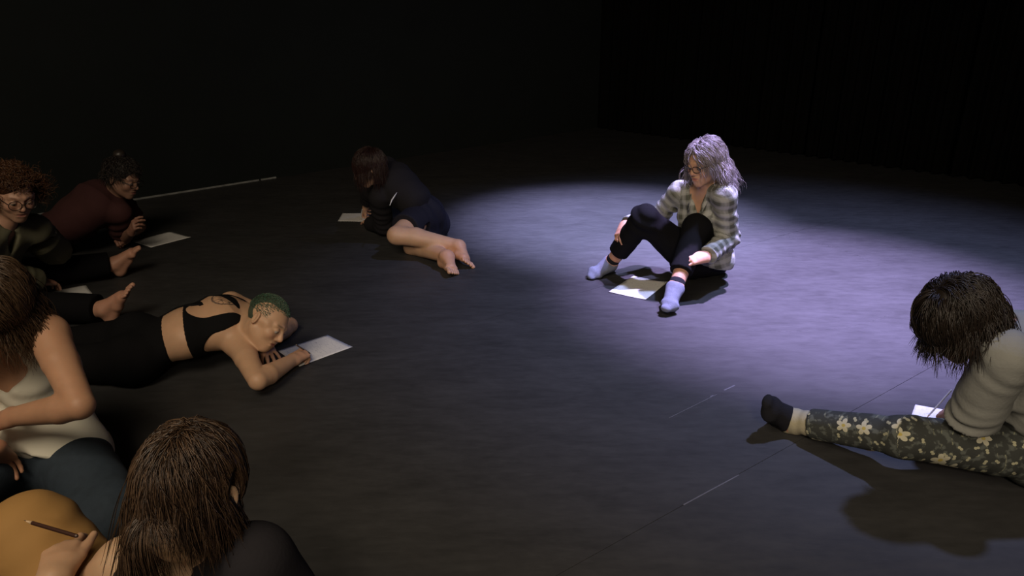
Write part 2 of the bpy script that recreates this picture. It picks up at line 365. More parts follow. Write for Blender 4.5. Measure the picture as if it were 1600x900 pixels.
# ------------------------------------------------------------------ figures
class Fig:
    def __init__(s, J, hf, hu, scale=1.0, girth=1.0, head_s=1.0):
        s.J = {k: np.array(v, float) for k, v in J.items()}; s.sc = scale; s.g = girth; J = s.J
        s.left = nrm(J['lsh']-J['rsh']); s.up = orth(J['nck']-J['spi'], s.left); s.fwd = np.cross(s.left, s.up)
        s.pl = nrm(J['lhip']-J['rhip']); s.pu = orth(J['spi']-J['pel'], s.pl); s.pf = np.cross(s.pl, s.pu)
        s.hf = nrm(hf); s.hu = orth(hu, s.hf); s.hr = np.cross(s.hu, s.hf)   # hr: the figure's left
        s.hs = head_s*scale; s.base = np.array([J['pel'][0], J['pel'][1], 0.0])
        s.P = {}; s.handf = []
    def hp(s, x, y, z): return s.J['hed']+s.hs*(s.hr*x+s.hf*y+s.hu*z)
    def hl(s, P):
        q = (P-s.J['hed'])/s.hs; return np.stack([q@s.hr, q@s.hf, q@s.hu], -1)
    def torso(s, chest=.100, waist=.092, hip=.105, bust=0, belly=0):
        J, g = s.J, s.g; P = []
        P.append(cap(J['lhip'], J['rhip'], hip*.95*g, k=.03, side=s.pu, wide=1.1))
        for sd in ('l', 'r'): P.append(cap(J[sd+'hip']-s.pf*.03-s.pu*.01, J[sd+'hip']-s.pf*.03-s.pu*.011, .088*g, k=.03))
        P.append(cap(J['pel']+s.pu*.02, J['spi'], (hip-.012)*g, waist*g, .04, s.pl, 1.38))
        ch = J['spi']+(J['nck']-J['spi'])*.62-s.fwd*.012
        P.append(cap(J['spi'], ch, waist*g, chest*g, .04, s.left, 1.36))
        if belly: P.append(cap(J['pel']+s.pf*belly+s.pu*.06, J['pel']+s.pf*belly+s.pu*.12, .08*g, k=.05, side=s.pl, wide=1.3))
        up = J['nck']-s.up*.055-s.fwd*.012
        P.append(cap(ch, up, chest*g, .062*g, .05, s.left, 1.5))
        for sd in ('l', 'r'):
            P.append(cap(J['nck']-s.up*.030, J[sd+'sh']-s.up*.004, .046*g, .050*g, .04))
            P.append(cap(J['nck']+s.up*.03, J[sd+'sh']*.6+J['nck']*.4, .034*g, .030*g, .04))
            if bust:
                q = J['spi']+(J['nck']-J['spi'])*.45+s.fwd*(chest*.72)+s.left*(.075 if sd == 'l' else -.075)
                P.append(cap(q, q-s.up*.01, bust*g, k=.03))
        s.P['torso'] = P
        nb = J['nck']+s.up*.0; hb = s.hp(0, -.022, -.055)
        s.P['neck'] = [cap(nb, hb, .056*s.sc, .051*s.sc, .03), cap(J['nck']+s.fwd*.03-s.up*.01, s.hp(0, .012, -.075), .036*s.sc, .034*s.sc, .025)]
    def arm(s, sd, r=1.0):
        J, g = s.J, s.g*r; a, b, c = J[sd+'sh'], J[sd+'elb'], J[sd+'wri']
        m1 = a*.6+b*.4; m2 = b*.72+c*.28
        s.P[sd+'upper'] = [cap(a, m1, .052*g, .045*g, .025), cap(m1, b, .044*g, .036*g, .008)]
        s.P[sd+'fore'] = [cap(b, m2, .035*g, .039*g, .005), cap(m2, c, .039*g, .025*g, .006)]
    def leg(s, sd, r=1.0):
        J, g = s.J, s.g*r; h, kn, an = J[sd+'hip'], J[sd+'kne'], J[sd+'ank']
        m = h*.55+kn*.45; pt = J[sd+'toe']-an; d = nrm(an-kn); bk = -orth(pt, d)
        c1 = kn*.70+an*.30+bk*.018
        s.P[sd+'thigh'] = [cap(h, m, .088*g, .074*g, .03), cap(m, kn, .074*g, .053*g, .02)]
        s.P[sd+'shin'] = [cap(kn, c1, .052*g, .053*g, .02), cap(c1, an+bk*.006, .053*g, .034*g, .02), cap(kn, an, .045*g, .030*g, .02)]
    def foot(s, sd, up=None, bare=True, k=1.0, plant=0.0):
        J = s.J; A, T = J[sd+'ank'], J[sd+'toe']; f = nrm(T-A)
        u = orth(J[sd+'kne']-A if up is None else up, f)
        a = .27; fs, us = f*math.cos(a)+u*math.sin(a), u*math.cos(a)-f*math.sin(a)
        o = np.cross(us, fs)      # figure's left
        ins = -o if sd == 'l' else o     # towards the big toe
        heel = A-fs*.028-us*.042; ball = A+fs*.105-us*.050
        P = [cap(A, heel, .036, .031, .02), cap(heel, A+fs*.05-us*.05, .030, .024, .02),
             cap(A+fs*.005, ball+us*.012, .036, .022, .02, o, 1.25), cap(ball-ins*.018, ball+ins*.018, .021, k=.015),
             cap(A+fs*.05-us*.05-ins*.012, ball-ins*.02, .024, .018, .015)]
        if bare:
            for i in range(5):
                w = (.030, .011, -.006, -.021, -.034)[i]; l = (.062, .060, .052, .042, .032)[i]; r0 = (.0125, .0090, .0085, .008, .008)[i]
                b0 = ball+ins*w*.95-us*.006+fs*.006; t0 = ball+ins*w*1.08+fs*l*.55+us*.002-us*.004; t1 = ball+ins*w*1.1+fs*l-us*.012
                P += [cap(b0, t0, r0*1.05, r0*.9, .006), cap(t0, t1, r0*.95, r0, .003)]
            for x in (1, -1): P.append(cap(A+o*x*.026, A+o*x*.028, .013, k=.015))
        else:
            P += [cap(ball-ins*.015, ball+fs*.045+ins*.004-us*.004, .020, .015, .02, o, 1.5)]
        s.P[sd+'foot'] = P; s.handf.append((A+fs*.06-us*.03, .13))
        return dict(A=A, f=fs, u=us, i=ins, ball=ball)
    def hand(s, sd, n, curl=(.4, .5, .4), spread=.10, thumb=(.6, .6, .35), sc=.95, curls=None, tb=.25):
        J = s.J; w, kk = J[sd+'wri'], J[sd+'han']; d = nrm(kk-w); n = orth(n, d); t = np.cross(d, n)*(1 if sd == 'l' else -1)
        kk = w+d*.085*sc; P = []; tips = []
        for i, off in enumerate((.027, .009, -.009, -.026)):
            b0 = w+t*off*.55*sc+d*.012; k1 = kk+t*off*sc-n*abs(off)*.12-d*(0, -.002, .003, .010)[i]
            P.append(cap(b0, k1, .0150*sc, .0112*sc, .012, n if False else None))
        P.append(cap(w, kk*.55+w*.45, .019*sc, .014*sc, .015, t, 1.6))
        for i, off in enumerate((.027, .009, -.009, -.026)):
            k1 = kk+t*off*sc-n*abs(off)*.12-d*(0, -.002, .003, .010)[i]
            L = (.072, .079, .073, .058)[i]*sc; r0 = (.0090, .0092, .0087, .0077)[i]*sc
            cu = curls[i] if curls else curl
            dr = nrm(d+t*spread*(1.5, .5, -.5, -1.6)[i]); ang = 0; p = k1
            for j, fr in enumerate((.45, .30, .25)):
                ang += cu[j]; q = p+(dr*math.cos(ang)-n*math.sin(ang))*L*fr
                P.append(cap(p, q, r0*(1, .93, .86)[j], r0*(.93, .86, .78)[j], .0035)); p = q
            tips.append(p)
        b0 = w+d*.018+t*.018*sc-n*.006; m = b0+nrm(d*thumb[0]+t*thumb[1]-n*thumb[2])*.044*sc
        q1 = m+nrm(d*(thumb[0]+.3)+t*(thumb[1]-tb)-n*thumb[2])*.032*sc; q2 = q1+nrm(d*(thumb[0]+.4)+t*(thumb[1]-2*tb)-n*(thumb[2]+.05))*.026*sc
        P += [cap(b0, m, .0165*sc, .0115*sc, .010), cap(m, q1, .0105*sc, .0098*sc, .004), cap(q1, q2, .0098*sc, .008*sc, .003)]
        tips.append(q2); s.P[sd+'hand'] = P; s.handf.append((kk, .095)); return dict(d=d, n=n, t=t, k=kk, tips=tips, w=w)
    def head(s, ear=True, lids=.6, open_mouth=0):
        R = (s.hr, s.hf, s.hu); k = s.hs; h = s.hp; P = []
        def E(x, y, z, rx, ry, rz, kk=.015, mode='u'): P.append(ell(h(x, y, z), R, (rx*k, ry*k, rz*k), kk, mode))
        def C(a, b, ra, rb=None, kk=.01, mode='u', wide=1, side=None): P.append(cap(h(*a), h(*b), ra*k, (ra if rb is None else rb)*k, kk, side, wide, mode))
        E(0, -.014, .030, .075, .092, .084); E(0, .030, -.022, .062, .060, .082, .03)
        for x in (1, -1):
            C((x*.050, -.002, -.045), (x*.012, .066, -.092), .021, .017, .025)
            E(x*.036, .062, -.026, .026, .024, .024, .02); C((x*.012, .085, .024), (x*.040, .070, .022), .011, .010, .015)
            C((x*.058, .035, .005), (x*.064, .0, .0), .014, .012, .02)
        C((0, .072, -.092), (0, .070, -.094), .017, kk=.018)
        C((0, .080, -.055), (0, .078, -.066), .016, kk=.02, wide=1.5, side=s.hr)
        for x in (1, -1): E(x*.031, .094, .003, .017, .017, .0115, .012, 's')
        for x in (1, -1):
            E(x*.031, .0765, .003, .0155, .0150, .0135, .004)
        C((0, .086, .014), (0, .107, -.022), .0075, .0105, .012); C((0, .106, -.026), (0, .102, -.030), .0105, .009, .006)
        for x in (1, -1): C((x*.011, .095, -.031), (x*.012, .090, -.029), .0078, kk=.006)
        C((-.020, .089, -.054), (.020, .089, -.054), .0055, kk=.006); C((-.007, .0935, -.053), (.007, .0935, -.053), .0055, kk=.006)
        C((-.015, .0905, -.0665), (.015, .0905, -.0665), .0065, kk=.006)
        C((-.022, .099, -.0598), (.022, .099, -.0598), .0042, kk=.004, mode='s')
        if ear:
            for x in (1, -1):
                o = h(x*.081, -.012, -.004); sd = nrm(s.hr*x*.9-s.hf*.45); R2 = (sd, np.cross(s.hu, sd), s.hu)
                P.append(ell(o, R2, (.0085*k, .018*k, .031*k), .006)); P.append(ell(o+sd*.007*k+s.hf*.001, R2, (.0052*k, .011*k, .021*k), .004, 's'))
        s.P['head'] = P
    def prims(s, names, hide=()):
        out = []
        for n in names: out += s.P.get(n, [])
        return out
    ALL = ('torso', 'neck', 'lupper', 'rupper', 'lfore', 'rfore', 'lthigh', 'rthigh', 'lshin', 'rshin', 'lfoot', 'rfoot', 'lhand', 'rhand', 'head')
    def body(s, label, finer=(), tone=(.46, .27, .18), h=.009, face=.0032, hand=.0032, tattoo=None, lips=(.36, .13, .11), extra=(), brows=(.10, .07, .05), names=None):
        ps = s.prims(names or s.ALL)+list(extra); lo, hi = bounds(ps, .03)
        fine = [(s.J['hed']+s.hs*(s.hf*.03-s.hu*.01), .125, face)]+[(c, r, hand) for c, r in s.handf]+list(finer)
        v = Vol(lo, hi, h, fine)
        for p in ps: v.prim(p)
        sl = v.ax[2] < .0032; v.D[:, :, sl] = np.maximum(v.D[:, :, sl], (.0032-v.ax[2][sl])[None, None, :])
        V, Fc = v.mesh()
        t = np.array(tone); c = np.tile(t, (len(V), 1))*(1+.05*nse(V, 30, 3)[:, None])
        L = s.hl(V)
        def blob(x, y, z, rx, ry, rz): return np.clip(1.6-1.6*np.sqrt(((L[:, 0]-x)/rx)**2+((L[:, 1]-y)/ry)**2+((L[:, 2]-z)/rz)**2), 0, 1)[:, None]
        def lay(m, col): nonlocal c; c = c*(1-m)+np.array(col)*m
        for x in (.038, -.038): lay(blob(x, .07, -.025, .03, .04, .025)*.35, t*(1.05, .72, .68))
        lay(blob(0, .11, -.028, .016, .02, .014)*.4, t*(1.05, .72, .68))
        lay(blob(0, .092, -.060, .026, .016, .0135), lips)
        for x in (.033, -.033):
            lay(blob(x, .085, .027, .024, .028, .0058)*.75, brows)
            lay(blob(x*.94, .090, -.0035, .017, .014, .0030)*.9, (.03, .02, .02))
        for cc, r in s.handf:
            d = np.linalg.norm(V-cc, axis=1)[:, None]; lay(np.clip(1.5-d/r, 0, 1)*.30, t*(1.12, .80, .78))
        if tattoo is not None: lay(tattoo(V), (.035, .035, .04))
        o = link_mesh('person', V, Fc, M['skin'], None, s.base, cols=c)
        tag(o, label, 'person'); s.o = o; return o
    def garment(s, name, ps, material, infl=.010, h=.008, k=.03, disp=None, cuts=(), sub=(), uv=None, floor=.003, label=None, parent=None, ik=None):
        lo, hi = bounds(ps, infl+.03); v = Vol(lo, hi, h)
        for p in ps:
            if p.get('mode') != 's': v.prim(p, infl, p['hard'] if 'hard' in p else max(p['k'], k))
        for p in sub: v.prim(p)
        for c in cuts: v.cut(*c)
        if disp is not None: v.displace(disp)
        if floor is not None:
            sl = v.ax[2] < floor; v.D[:, :, sl] = np.maximum(v.D[:, :, sl], (floor-v.ax[2][sl])[None, None, :])
        V, Fc = v.mesh()
        o = link_mesh(name, V, Fc, material, parent or s.o, s.base, uvs=None if uv is None else uv(V))
        if label: o['label'] = label
        return o
    def part(s, name, V, Fc, material, label=None, parent=None, **kw):
        o = link_mesh(name, V, Fc, material, parent or s.o, s.base, **kw)
        if label: o['label'] = label
        return o
    def eyes(s, iris=(.12, .07, .04), open_=.0):
        for x in (1, -1):
            c = s.hp(x*.031, .0785, -.0005); V, Fc = sphere(c, .0140*s.hs, 16, 10)
            L = s.hl(V); gx, gz = L[:, 0]-x*.031, L[:, 2]+.0045
            r = np.sqrt(gx**2+gz**2)/1.0; col = np.tile((.34, .30, .27), (len(V), 1)).astype(float)
            fr = L[:, 1] > .08
            col[fr & (r < .0070)] = iris; col[fr & (r < .0032)] = (.01, .01, .01)
            s.part('eye', V, Fc, M['eye'], cols=col)
    def glasses(s, round_=.5, w=.024, hh=.019, label='thin dark framed glasses', thick=.0019, y=.108, dz=0.0, dx=.033):
        t = []
        pts = lambda cx: [s.hp(cx+w*np.sign(math.cos(a))*abs(math.cos(a))**round_, y-.006*abs(math.cos(a))*(1 if cx*math.cos(a) > 0 else -.3), .001+dz+hh*np.sign(math.sin(a))*abs(math.sin(a))**round_) for a in np.linspace(0, 2*math.pi, 29)]
        Vs, Fs = [], []
        def addt(pp, r):
            V, Fc = tube(pp, r, 6); n = sum(len(a) for a in Vs); Vs.append(V); Fs.append(Fc+n)
        for x in (dx, -dx): addt(pts(x), thick)
        addt([s.hp(a, y+.002*(1-abs(a)/.01), .006+dz) for a in np.linspace(-(dx-w), dx-w, 6)], thick)
        for x in (1, -1): addt([s.hp(x*(dx+w), y-.006, .007+dz), s.hp(x*.073, .06, .008), s.hp(x*.080, .0, .006), s.hp(x*.080, -.02, -.010)], thick)
        g = s.part('glasses', np.concatenate(Vs), np.concatenate(Fs), M['frame'], label)
        for x in (dx, -dx):
            P = np.array(pts(x)[:-1]); c = P.mean(0); n = len(P); V = np.concatenate([P, P-s.hf*.0015, [c, c-s.hf*.0015]])
            fc = [(i, (i+1) % n, 2*n) for i in range(n)]+[(n+(i+1) % n, n+i, 2*n+1) for i in range(n)]
            s.part('lens', V, fc, M['lens'], parent=g)
        return g

def sphere(c, r, nu=14, nv=8, sc=(1, 1, 1)):
    V = []; 
    for j in range(nv+1):
        th = math.pi*j/nv
        for i in range(nu): a = 2*math.pi*i/nu; V.append((math.sin(th)*math.cos(a), math.sin(th)*math.sin(a), math.cos(th)))
    V = np.array(V)*r*np.array(sc)+c; Fc = []
    for j in range(nv):
        for i in range(nu): Fc.append((j*nu+i, (j+1)*nu+i, (j+1)*nu+(i+1) % nu, j*nu+(i+1) % nu))
    return V, np.array(Fc)
def tube(pts, r, n=6, closed=False):
    P = np.asarray(pts, float); m = len(P); r = np.broadcast_to(np.asarray(r, float), (m,)); T = np.gradient(P, axis=0)
    T /= np.linalg.norm(T, axis=1)[:, None]+1e-9; up = V3(0, 0, 1) if abs(T[0][2]) < .9 else V3(1, 0, 0); V = []
    for i in range(m):
        a = orth(up, T[i]); up = a; b = np.cross(T[i], a)
        for j in range(n): q = 2*math.pi*j/n; V.append(P[i]+r[i]*(a*math.cos(q)+b*math.sin(q)))
    Fc = [(i*n+j, i*n+(j+1) % n, (i+1)*n+(j+1) % n, (i+1)*n+j) for i in range(m-1) for j in range(n)]
    return np.array(V), np.array(Fc)

def hair(f, color, n=1500, length=.25, steps=16, r=.0011, grav=1.0, comb=None, layer=(1.03, 1.14), face=True, curl=(0, 60), seed=1, scap=.006,
         cover=(.45, .45), spheres=(), rand=.12, tip=None, name='hair', label=None, cap_k=1.0, lenj=.35, tone=.35, inert=.35, root_low=-.75, clump=0, re_s=1.0, capn=.003, lenf=None, hug=True, comb_t=.35, comb_min=0.0):
    """a hair cap grown over the skull, and strands that are combed, fall and rest on head and shoulders"""
    R = np.random.default_rng(seed); k = f.hs; re = V3(.077, .097, .090)*re_s; cz = V3(0, -.016, .030)
    ax = np.stack([f.hr, f.hf, f.hu])
    ps = [ell(f.hp(*cz), (f.hr, f.hf, f.hu), tuple(re*k+scap*cap_k*.4), .01)]
    sub = []
    if face: sub = [ell(f.hp(0, .085, -.045), (f.hr, f.hf, f.hu), (.070*k, .075*k, .112*k), .012, 's'), ell(f.hp(0, .0, -.095), (f.hr, f.hf, f.hu), (.12*k, .10*k, .05*k), .012, 's')]
    lo, hi = bounds(ps, .03); v = Vol(lo, hi, .005)
    for p in ps: v.prim(p)
    for p in sub: v.prim(p)
    v.displace(lambda P: capn*nse(P, 90, seed))
    V0, F0 = v.mesh(); c0 = np.tile(np.array(color)*.7, (len(V0), 1))
    if n == 0: return f.part(name, V0, F0, M['hair'], label, cols=c0)
    d = R.normal(size=(n*6, 3)); d /= np.linalg.norm(d, axis=1)[:, None]
    ok = d[:, 2] > root_low
    if face: ok &= ~((d[:, 1] > cover[0]) & (d[:, 2] < cover[1])) & ~((d[:, 1] > 0) & (d[:, 2] < -.25))
    d = d[ok][:n]; n = len(d)
    lay = R.uniform(layer[0], layer[1], n)
    p = d*re*1.02; g = ax@V3(0, 0, -1)*grav
    vel = d*(1, 1, 1)+R.normal(size=(n, 3))*rand; L = length*(1+lenj*R.uniform(-1, .6, n))
    if lenf is not None: L = L*lenf(d)
    if clump:
        cid = (d*clump).round().astype(int); ph = nse(cid.astype(float), 3.1, seed)*6
    else: ph = R.uniform(0, 6.28, n)
    pts = [p.copy()]; wig = R.normal(size=(n, 3))*rand
    for i in range(steps):
        u = p/re; rr = np.linalg.norm(u, axis=1)[:, None]; nn = (p/re**2); nn /= np.linalg.norm(nn, axis=1)[:, None]
        gg = np.tile(g, (n, 1)).astype(float)
        if comb is not None: gg = gg+comb(p, d, i/steps)*max(comb_min, 1-i/steps/comb_t)
        gg = gg+wig
        near = rr < (lay[:, None]+.03)
        gt = gg-nn*np.minimum((gg*nn).sum(1), 0)[:, None]
        gg = np.where(near, gt, gg)
        vel = vel/np.linalg.norm(vel, axis=1)[:, None]*inert+gg/(np.linalg.norm(gg, axis=1)[:, None]+.2)*(1-inert)
        st = vel/np.linalg.norm(vel, axis=1)[:, None]*(L/steps)[:, None]
        p = p+st
        lt = (1.02+(lay-1.02)*min(1, (i+1)/3))[:, None]
        rr = np.linalg.norm(p/re, axis=1)[:, None]; p = np.where(rr < lt, p*(lt/rr), p)
        far = (rr > (lay[:, None]+.05)) & (p[:, 2:3] > -.03) & bool(hug); p = np.where(far, p*(1-.5*(1-(lay[:, None]+.05)/rr)), p)
        for c, rad in spheres:
            q = p-c; dd = np.linalg.norm(q, axis=1)[:, None]; p = np.where(dd < rad, c+q/dd*rad, p)
        pts.append(p.copy())
    A = np.array(pts)                                        # steps+1, n, 3
    m = A.shape[0]; tt = np.linspace(0, 1, m)
    if curl[0]:
        T = np.gradient(A, axis=0); T /= np.linalg.norm(T, axis=2)[..., None]+1e-9
        b1 = np.cross(T, V3(.3, .5, .8)); b1 /= np.linalg.norm(b1, axis=2)[..., None]+1e-9; b2 = np.cross(T, b1)
        s_ = tt[:, None]*L[None, :]*curl[1]+ph[None, :]
        A = A+curl[0]*(b1*np.cos(s_)[..., None]+b2*np.sin(s_)[..., None])*np.minimum(1, tt*3)[:, None, None]
    A = A+cz; W = f.J['hed']+k*(A@ax)
    W[..., 2] = np.maximum(W[..., 2], .004)
    T = np.gradient(W, axis=0); T /= np.linalg.norm(T, axis=2)[..., None]+1e-9
    up = np.cross(T, V3(.12, .33, .94)); up /= np.linalg.norm(up, axis=2)[..., None]+1e-9; bi = np.cross(T, up)
    rad = (r*np.where(tt > .6, 1-(tt-.6)/.4*.75, 1))[:, None, None]
    ring = np.stack([W+rad*(up*math.cos(a)+bi*math.sin(a)) for a in (0, 2.094, 4.189)], 2)   # m,n,3,3
    V = ring.transpose(1, 0, 2, 3).reshape(-1, 3)
    base = (np.arange(n)*m*3)[:, None, None]; i = np.arange(m-1)[None, :, None]*3; j = np.arange(3)[None, None, :]; j2 = (j+1) % 3
    Fc = np.stack([base+i+j, base+i+j2, base+i+3+j2, base+i+3+j], -1).reshape(-1, 4)
    tn = 1+tone*R.uniform(-1, 1, n); c = np.array(color)[None, :]*tn[:, None]
    if tip is not None:
        w = np.clip(R.uniform(-.6, 1.0, n), 0, 1)[:, None]; c = c*(1-w)+np.array(tip)*w
    c = np.repeat(c, m*3, 0)
    return f.part(name, np.concatenate([V0, V]), np.concatenate([F0, Fc+len(V0)]), M['hair'], label, cols=np.concatenate([c0, c]))

def paper(corners, label, mt='paper', z=.0015, curl=0.0, group=None, thick=.0006):
    """a sheet of paper resting on the floor, its four corners given on the floor"""
    c = np.array([(*q, 0) for q in corners]); o = c.mean(0); n = 12
    e1 = nrm(c[1]-c[0]); e2 = orth(c[3]-c[0], e1); V = []
    for s_ in (0, 1):
        for i in range(n+1):
            for j in range(n+1):
                a, b = i/n, j/n; P = (c[0]*(1-a)+c[1]*a)*(1-b)+(c[3]*(1-a)+c[2]*a)*b
                hh = z+curl*((2*a-1)**2*.6+(max(0, a+b-1.3))**2*2)+.0006*math.sin(5*a+3*b)+.0006
                V.append(((P-o)@e1, (P-o)@e2, hh+thick*s_))
    N = (n+1)**2; Fc = []
    for i in range(n):
        for j in range(n):
            a = i*(n+1)+j; q = (a, a+n+1, a+n+2, a+1); Fc.append(tuple(N+x for x in q)); Fc.append(q[::-1])
    rim = [i*(n+1) for i in range(n)]+[n*(n+1)+j for j in range(n)]+[(n-i)*(n+1)+n for i in range(n)]+[n-j for j in range(n)]
    for a, b in zip(rim, rim[1:]+rim[:1]): Fc.append((a, b, N+b, N+a))
    o_ = link_mesh('sheet_of_paper', V, Fc, M[mt]); o_.location = (o[0], o[1], 0); o_.rotation_euler = (0, 0, math.atan2(e1[1], e1[0]))
    return tag(o_, label, 'paper', group)
def pencil(tip, end, r, label, body='wood', name='pencil', cat='pencil'):
    tip, end = np.array(tip, float), np.array(end, float); d = nrm(end-tip)
    V, Fc = tube([tip+d*.022, tip+d*.024, end-d*.003, end], [r*.98, r, r, r*.8], 6)
    base = tip
    Fl = [tuple(x) for x in Fc]+[tuple(range(18, 24)), tuple(range(5, -1, -1))]
    o = link_mesh(name, V, Fl, M[body], None, base, smooth=False); tag(o, label, cat)
    V, Fc = tube([tip+d*.006, tip+d*.0225], [r*.28, r*.98], 10); link_mesh('sharpened_point', V, [tuple(x) for x in Fc]+[tuple(range(10)), tuple(range(19, 9, -1))], M['rawwood'], o, base)
    V, Fc = tube([tip, tip+d*.0065], [.0002, r*.30], 8); link_mesh('lead', V, [tuple(x) for x in Fc]+[tuple(range(15, 7, -1))], M['graphite'], o, base)
    return o

# ------------------------------------------------------------------ the room
def box(lo, hi):
    x0, y0, z0 = lo; x1, y1, z1 = hi
    V = [(x0, y0, z0), (x1, y0, z0), (x1, y1, z0), (x0, y1, z0), (x0, y0, z1), (x1, y0, z1), (x1, y1, z1), (x0, y1, z1)]
    return V, [(3, 2, 1, 0), (4, 5, 6, 7), (0, 1, 5, 4), (1, 2, 6, 5), (2, 3, 7, 6), (3, 0, 4, 7)]
def rotated_box(name, c, d, L, T, z0, z1, m, parent=None, kind=None):
    """a box of length L along direction d and thickness T, centred on c"""
    V, Fc = box((-L/2, -T/2, z0), (L/2, T/2, z1)); o = link_mesh(name, V, Fc, m, parent, smooth=False)
    o.location = (c[0], c[1], 0); o.rotation_euler = (0, 0, math.atan2(d[1], d[0]))
    if kind: o['kind'] = kind
    return o
wd = nrm(V3(.72, .69, 0)); wn = V3(-wd[1], wd[0], 0)          # along the left wall, and out of the room
cd = V3(wd[1], -wd[0], 0)                                     # along the back wall
corner = V3(-2.3, 6.74, 0)+wd*4.6
sd = nrm(V3(.802, .597, 0)); sn = V3(-sd[1], sd[0], 0)          # along the floor seams
floor = link_mesh('floor', *box((-14, -14, -.06), (14, 16, -.006)), M['floor_under'], smooth=False); floor['kind'] = 'structure'
for i in range(-5, 7):
    off = 1.226+i*1.6; c = sn*(off+.8)+sd*1.0
    V, Fc = box((-12, -.7992, -.006), (12, .7992, 0)); o = link_mesh('vinyl_sheet', V, Fc, M['floor'], floor, smooth=False)
    o.location = tuple(c); o.rotation_euler = (0, 0, math.atan2(sd[1], sd[0]))
for a, b, w in (((.54, 1.93), (.76, 2.09), .0045), ((.87, 2.68), (.925, 2.722), .006), ((.60, 2.46), (.83, 2.645), .002), ((.80, 2.625), (.815, 2.637), .006)):
    a, b = V3(*a, 0), V3(*b, 0)
    rotated_box('worn_seam_strip', (a+b)/2, b-a, np.linalg.norm(b-a), w, 0, .0007, M['tape'], floor)
def wall(name, p, d, L, h=6.5, T=.2, m='wall'):
    return rotated_box(name, p, d, L, T, -.05, h, M[m], kind='structure')
wall('wall_left', corner-wd*8+wn*.1, wd, 16.4)
wall('wall_back', corner+cd*6+wd*.5, cd, 12.4)
wall('wall_right', corner+cd*12-wd*8-wn*.1, wd, 16.4)
wall('wall_front', corner+cd*6-wd*15.9, cd, 12.4)
ceil = link_mesh('ceiling', *box((-14, -14, 6.5), (14, 16, 6.6)), M['wall'], smooth=False); ceil['kind'] = 'structure'
bb = link_mesh('baseboard_left', *box((-2.9, -.008, 0), (-.05, 0, .014)), M['batten'], smooth=False); bb['kind'] = 'structure'
q0 = V3(-2.3, 6.74, 0)-wn*.002; bb.location = tuple(q0+wd*.0); bb.rotation_euler = (0, 0, math.atan2(wd[1], wd[0]))
b2 = link_mesh('baseboard_left_end', *box((-.03, -.008, 0), (.12, 0, .014)), M['batten'], smooth=False); b2['kind'] = 'structure'; b2.name = 'trim_1'
b2.location = tuple(q0+wd*.0); b2.rotation_euler = bb.rotation_euler
# black velour drapes in folds in front of the back wall
cur = bpy.data.objects.new('stage_curtain', None); COL.objects.link(cur)
tag(cur, 'black velour stage drapes hanging in folds across the dark back of the room', 'curtain')
cur.location = tuple(corner+wd*.15); cur.rotation_euler = (0, 0, math.atan2(cd[1], cd[0]))
for i in range(8):
    n = 90; V = []; ph = i*1.3
    for j in range(n+1):
        x = .02+i*1.45+1.43*j/n; y = .05*math.sin(j*.72+ph)+.018*math.sin(j*1.9+ph)
        for z, s_ in ((.02, 1.25), (2.2, 1.0), (6.2, .6)): V.append((x, y*s_, z))
    nv = len(V); V += [(x, y+.006, z) for x, y, z in V]
    Fc = [(j*3+k, (j+1)*3+k, (j+1)*3+k+1, j*3+k+1) for j in range(n) for k in (0, 1)]
    Fc += [tuple(nv+q for q in f[::-1]) for f in Fc]
    link_mesh('curtain_panel', V, Fc, M['drape'], cur)

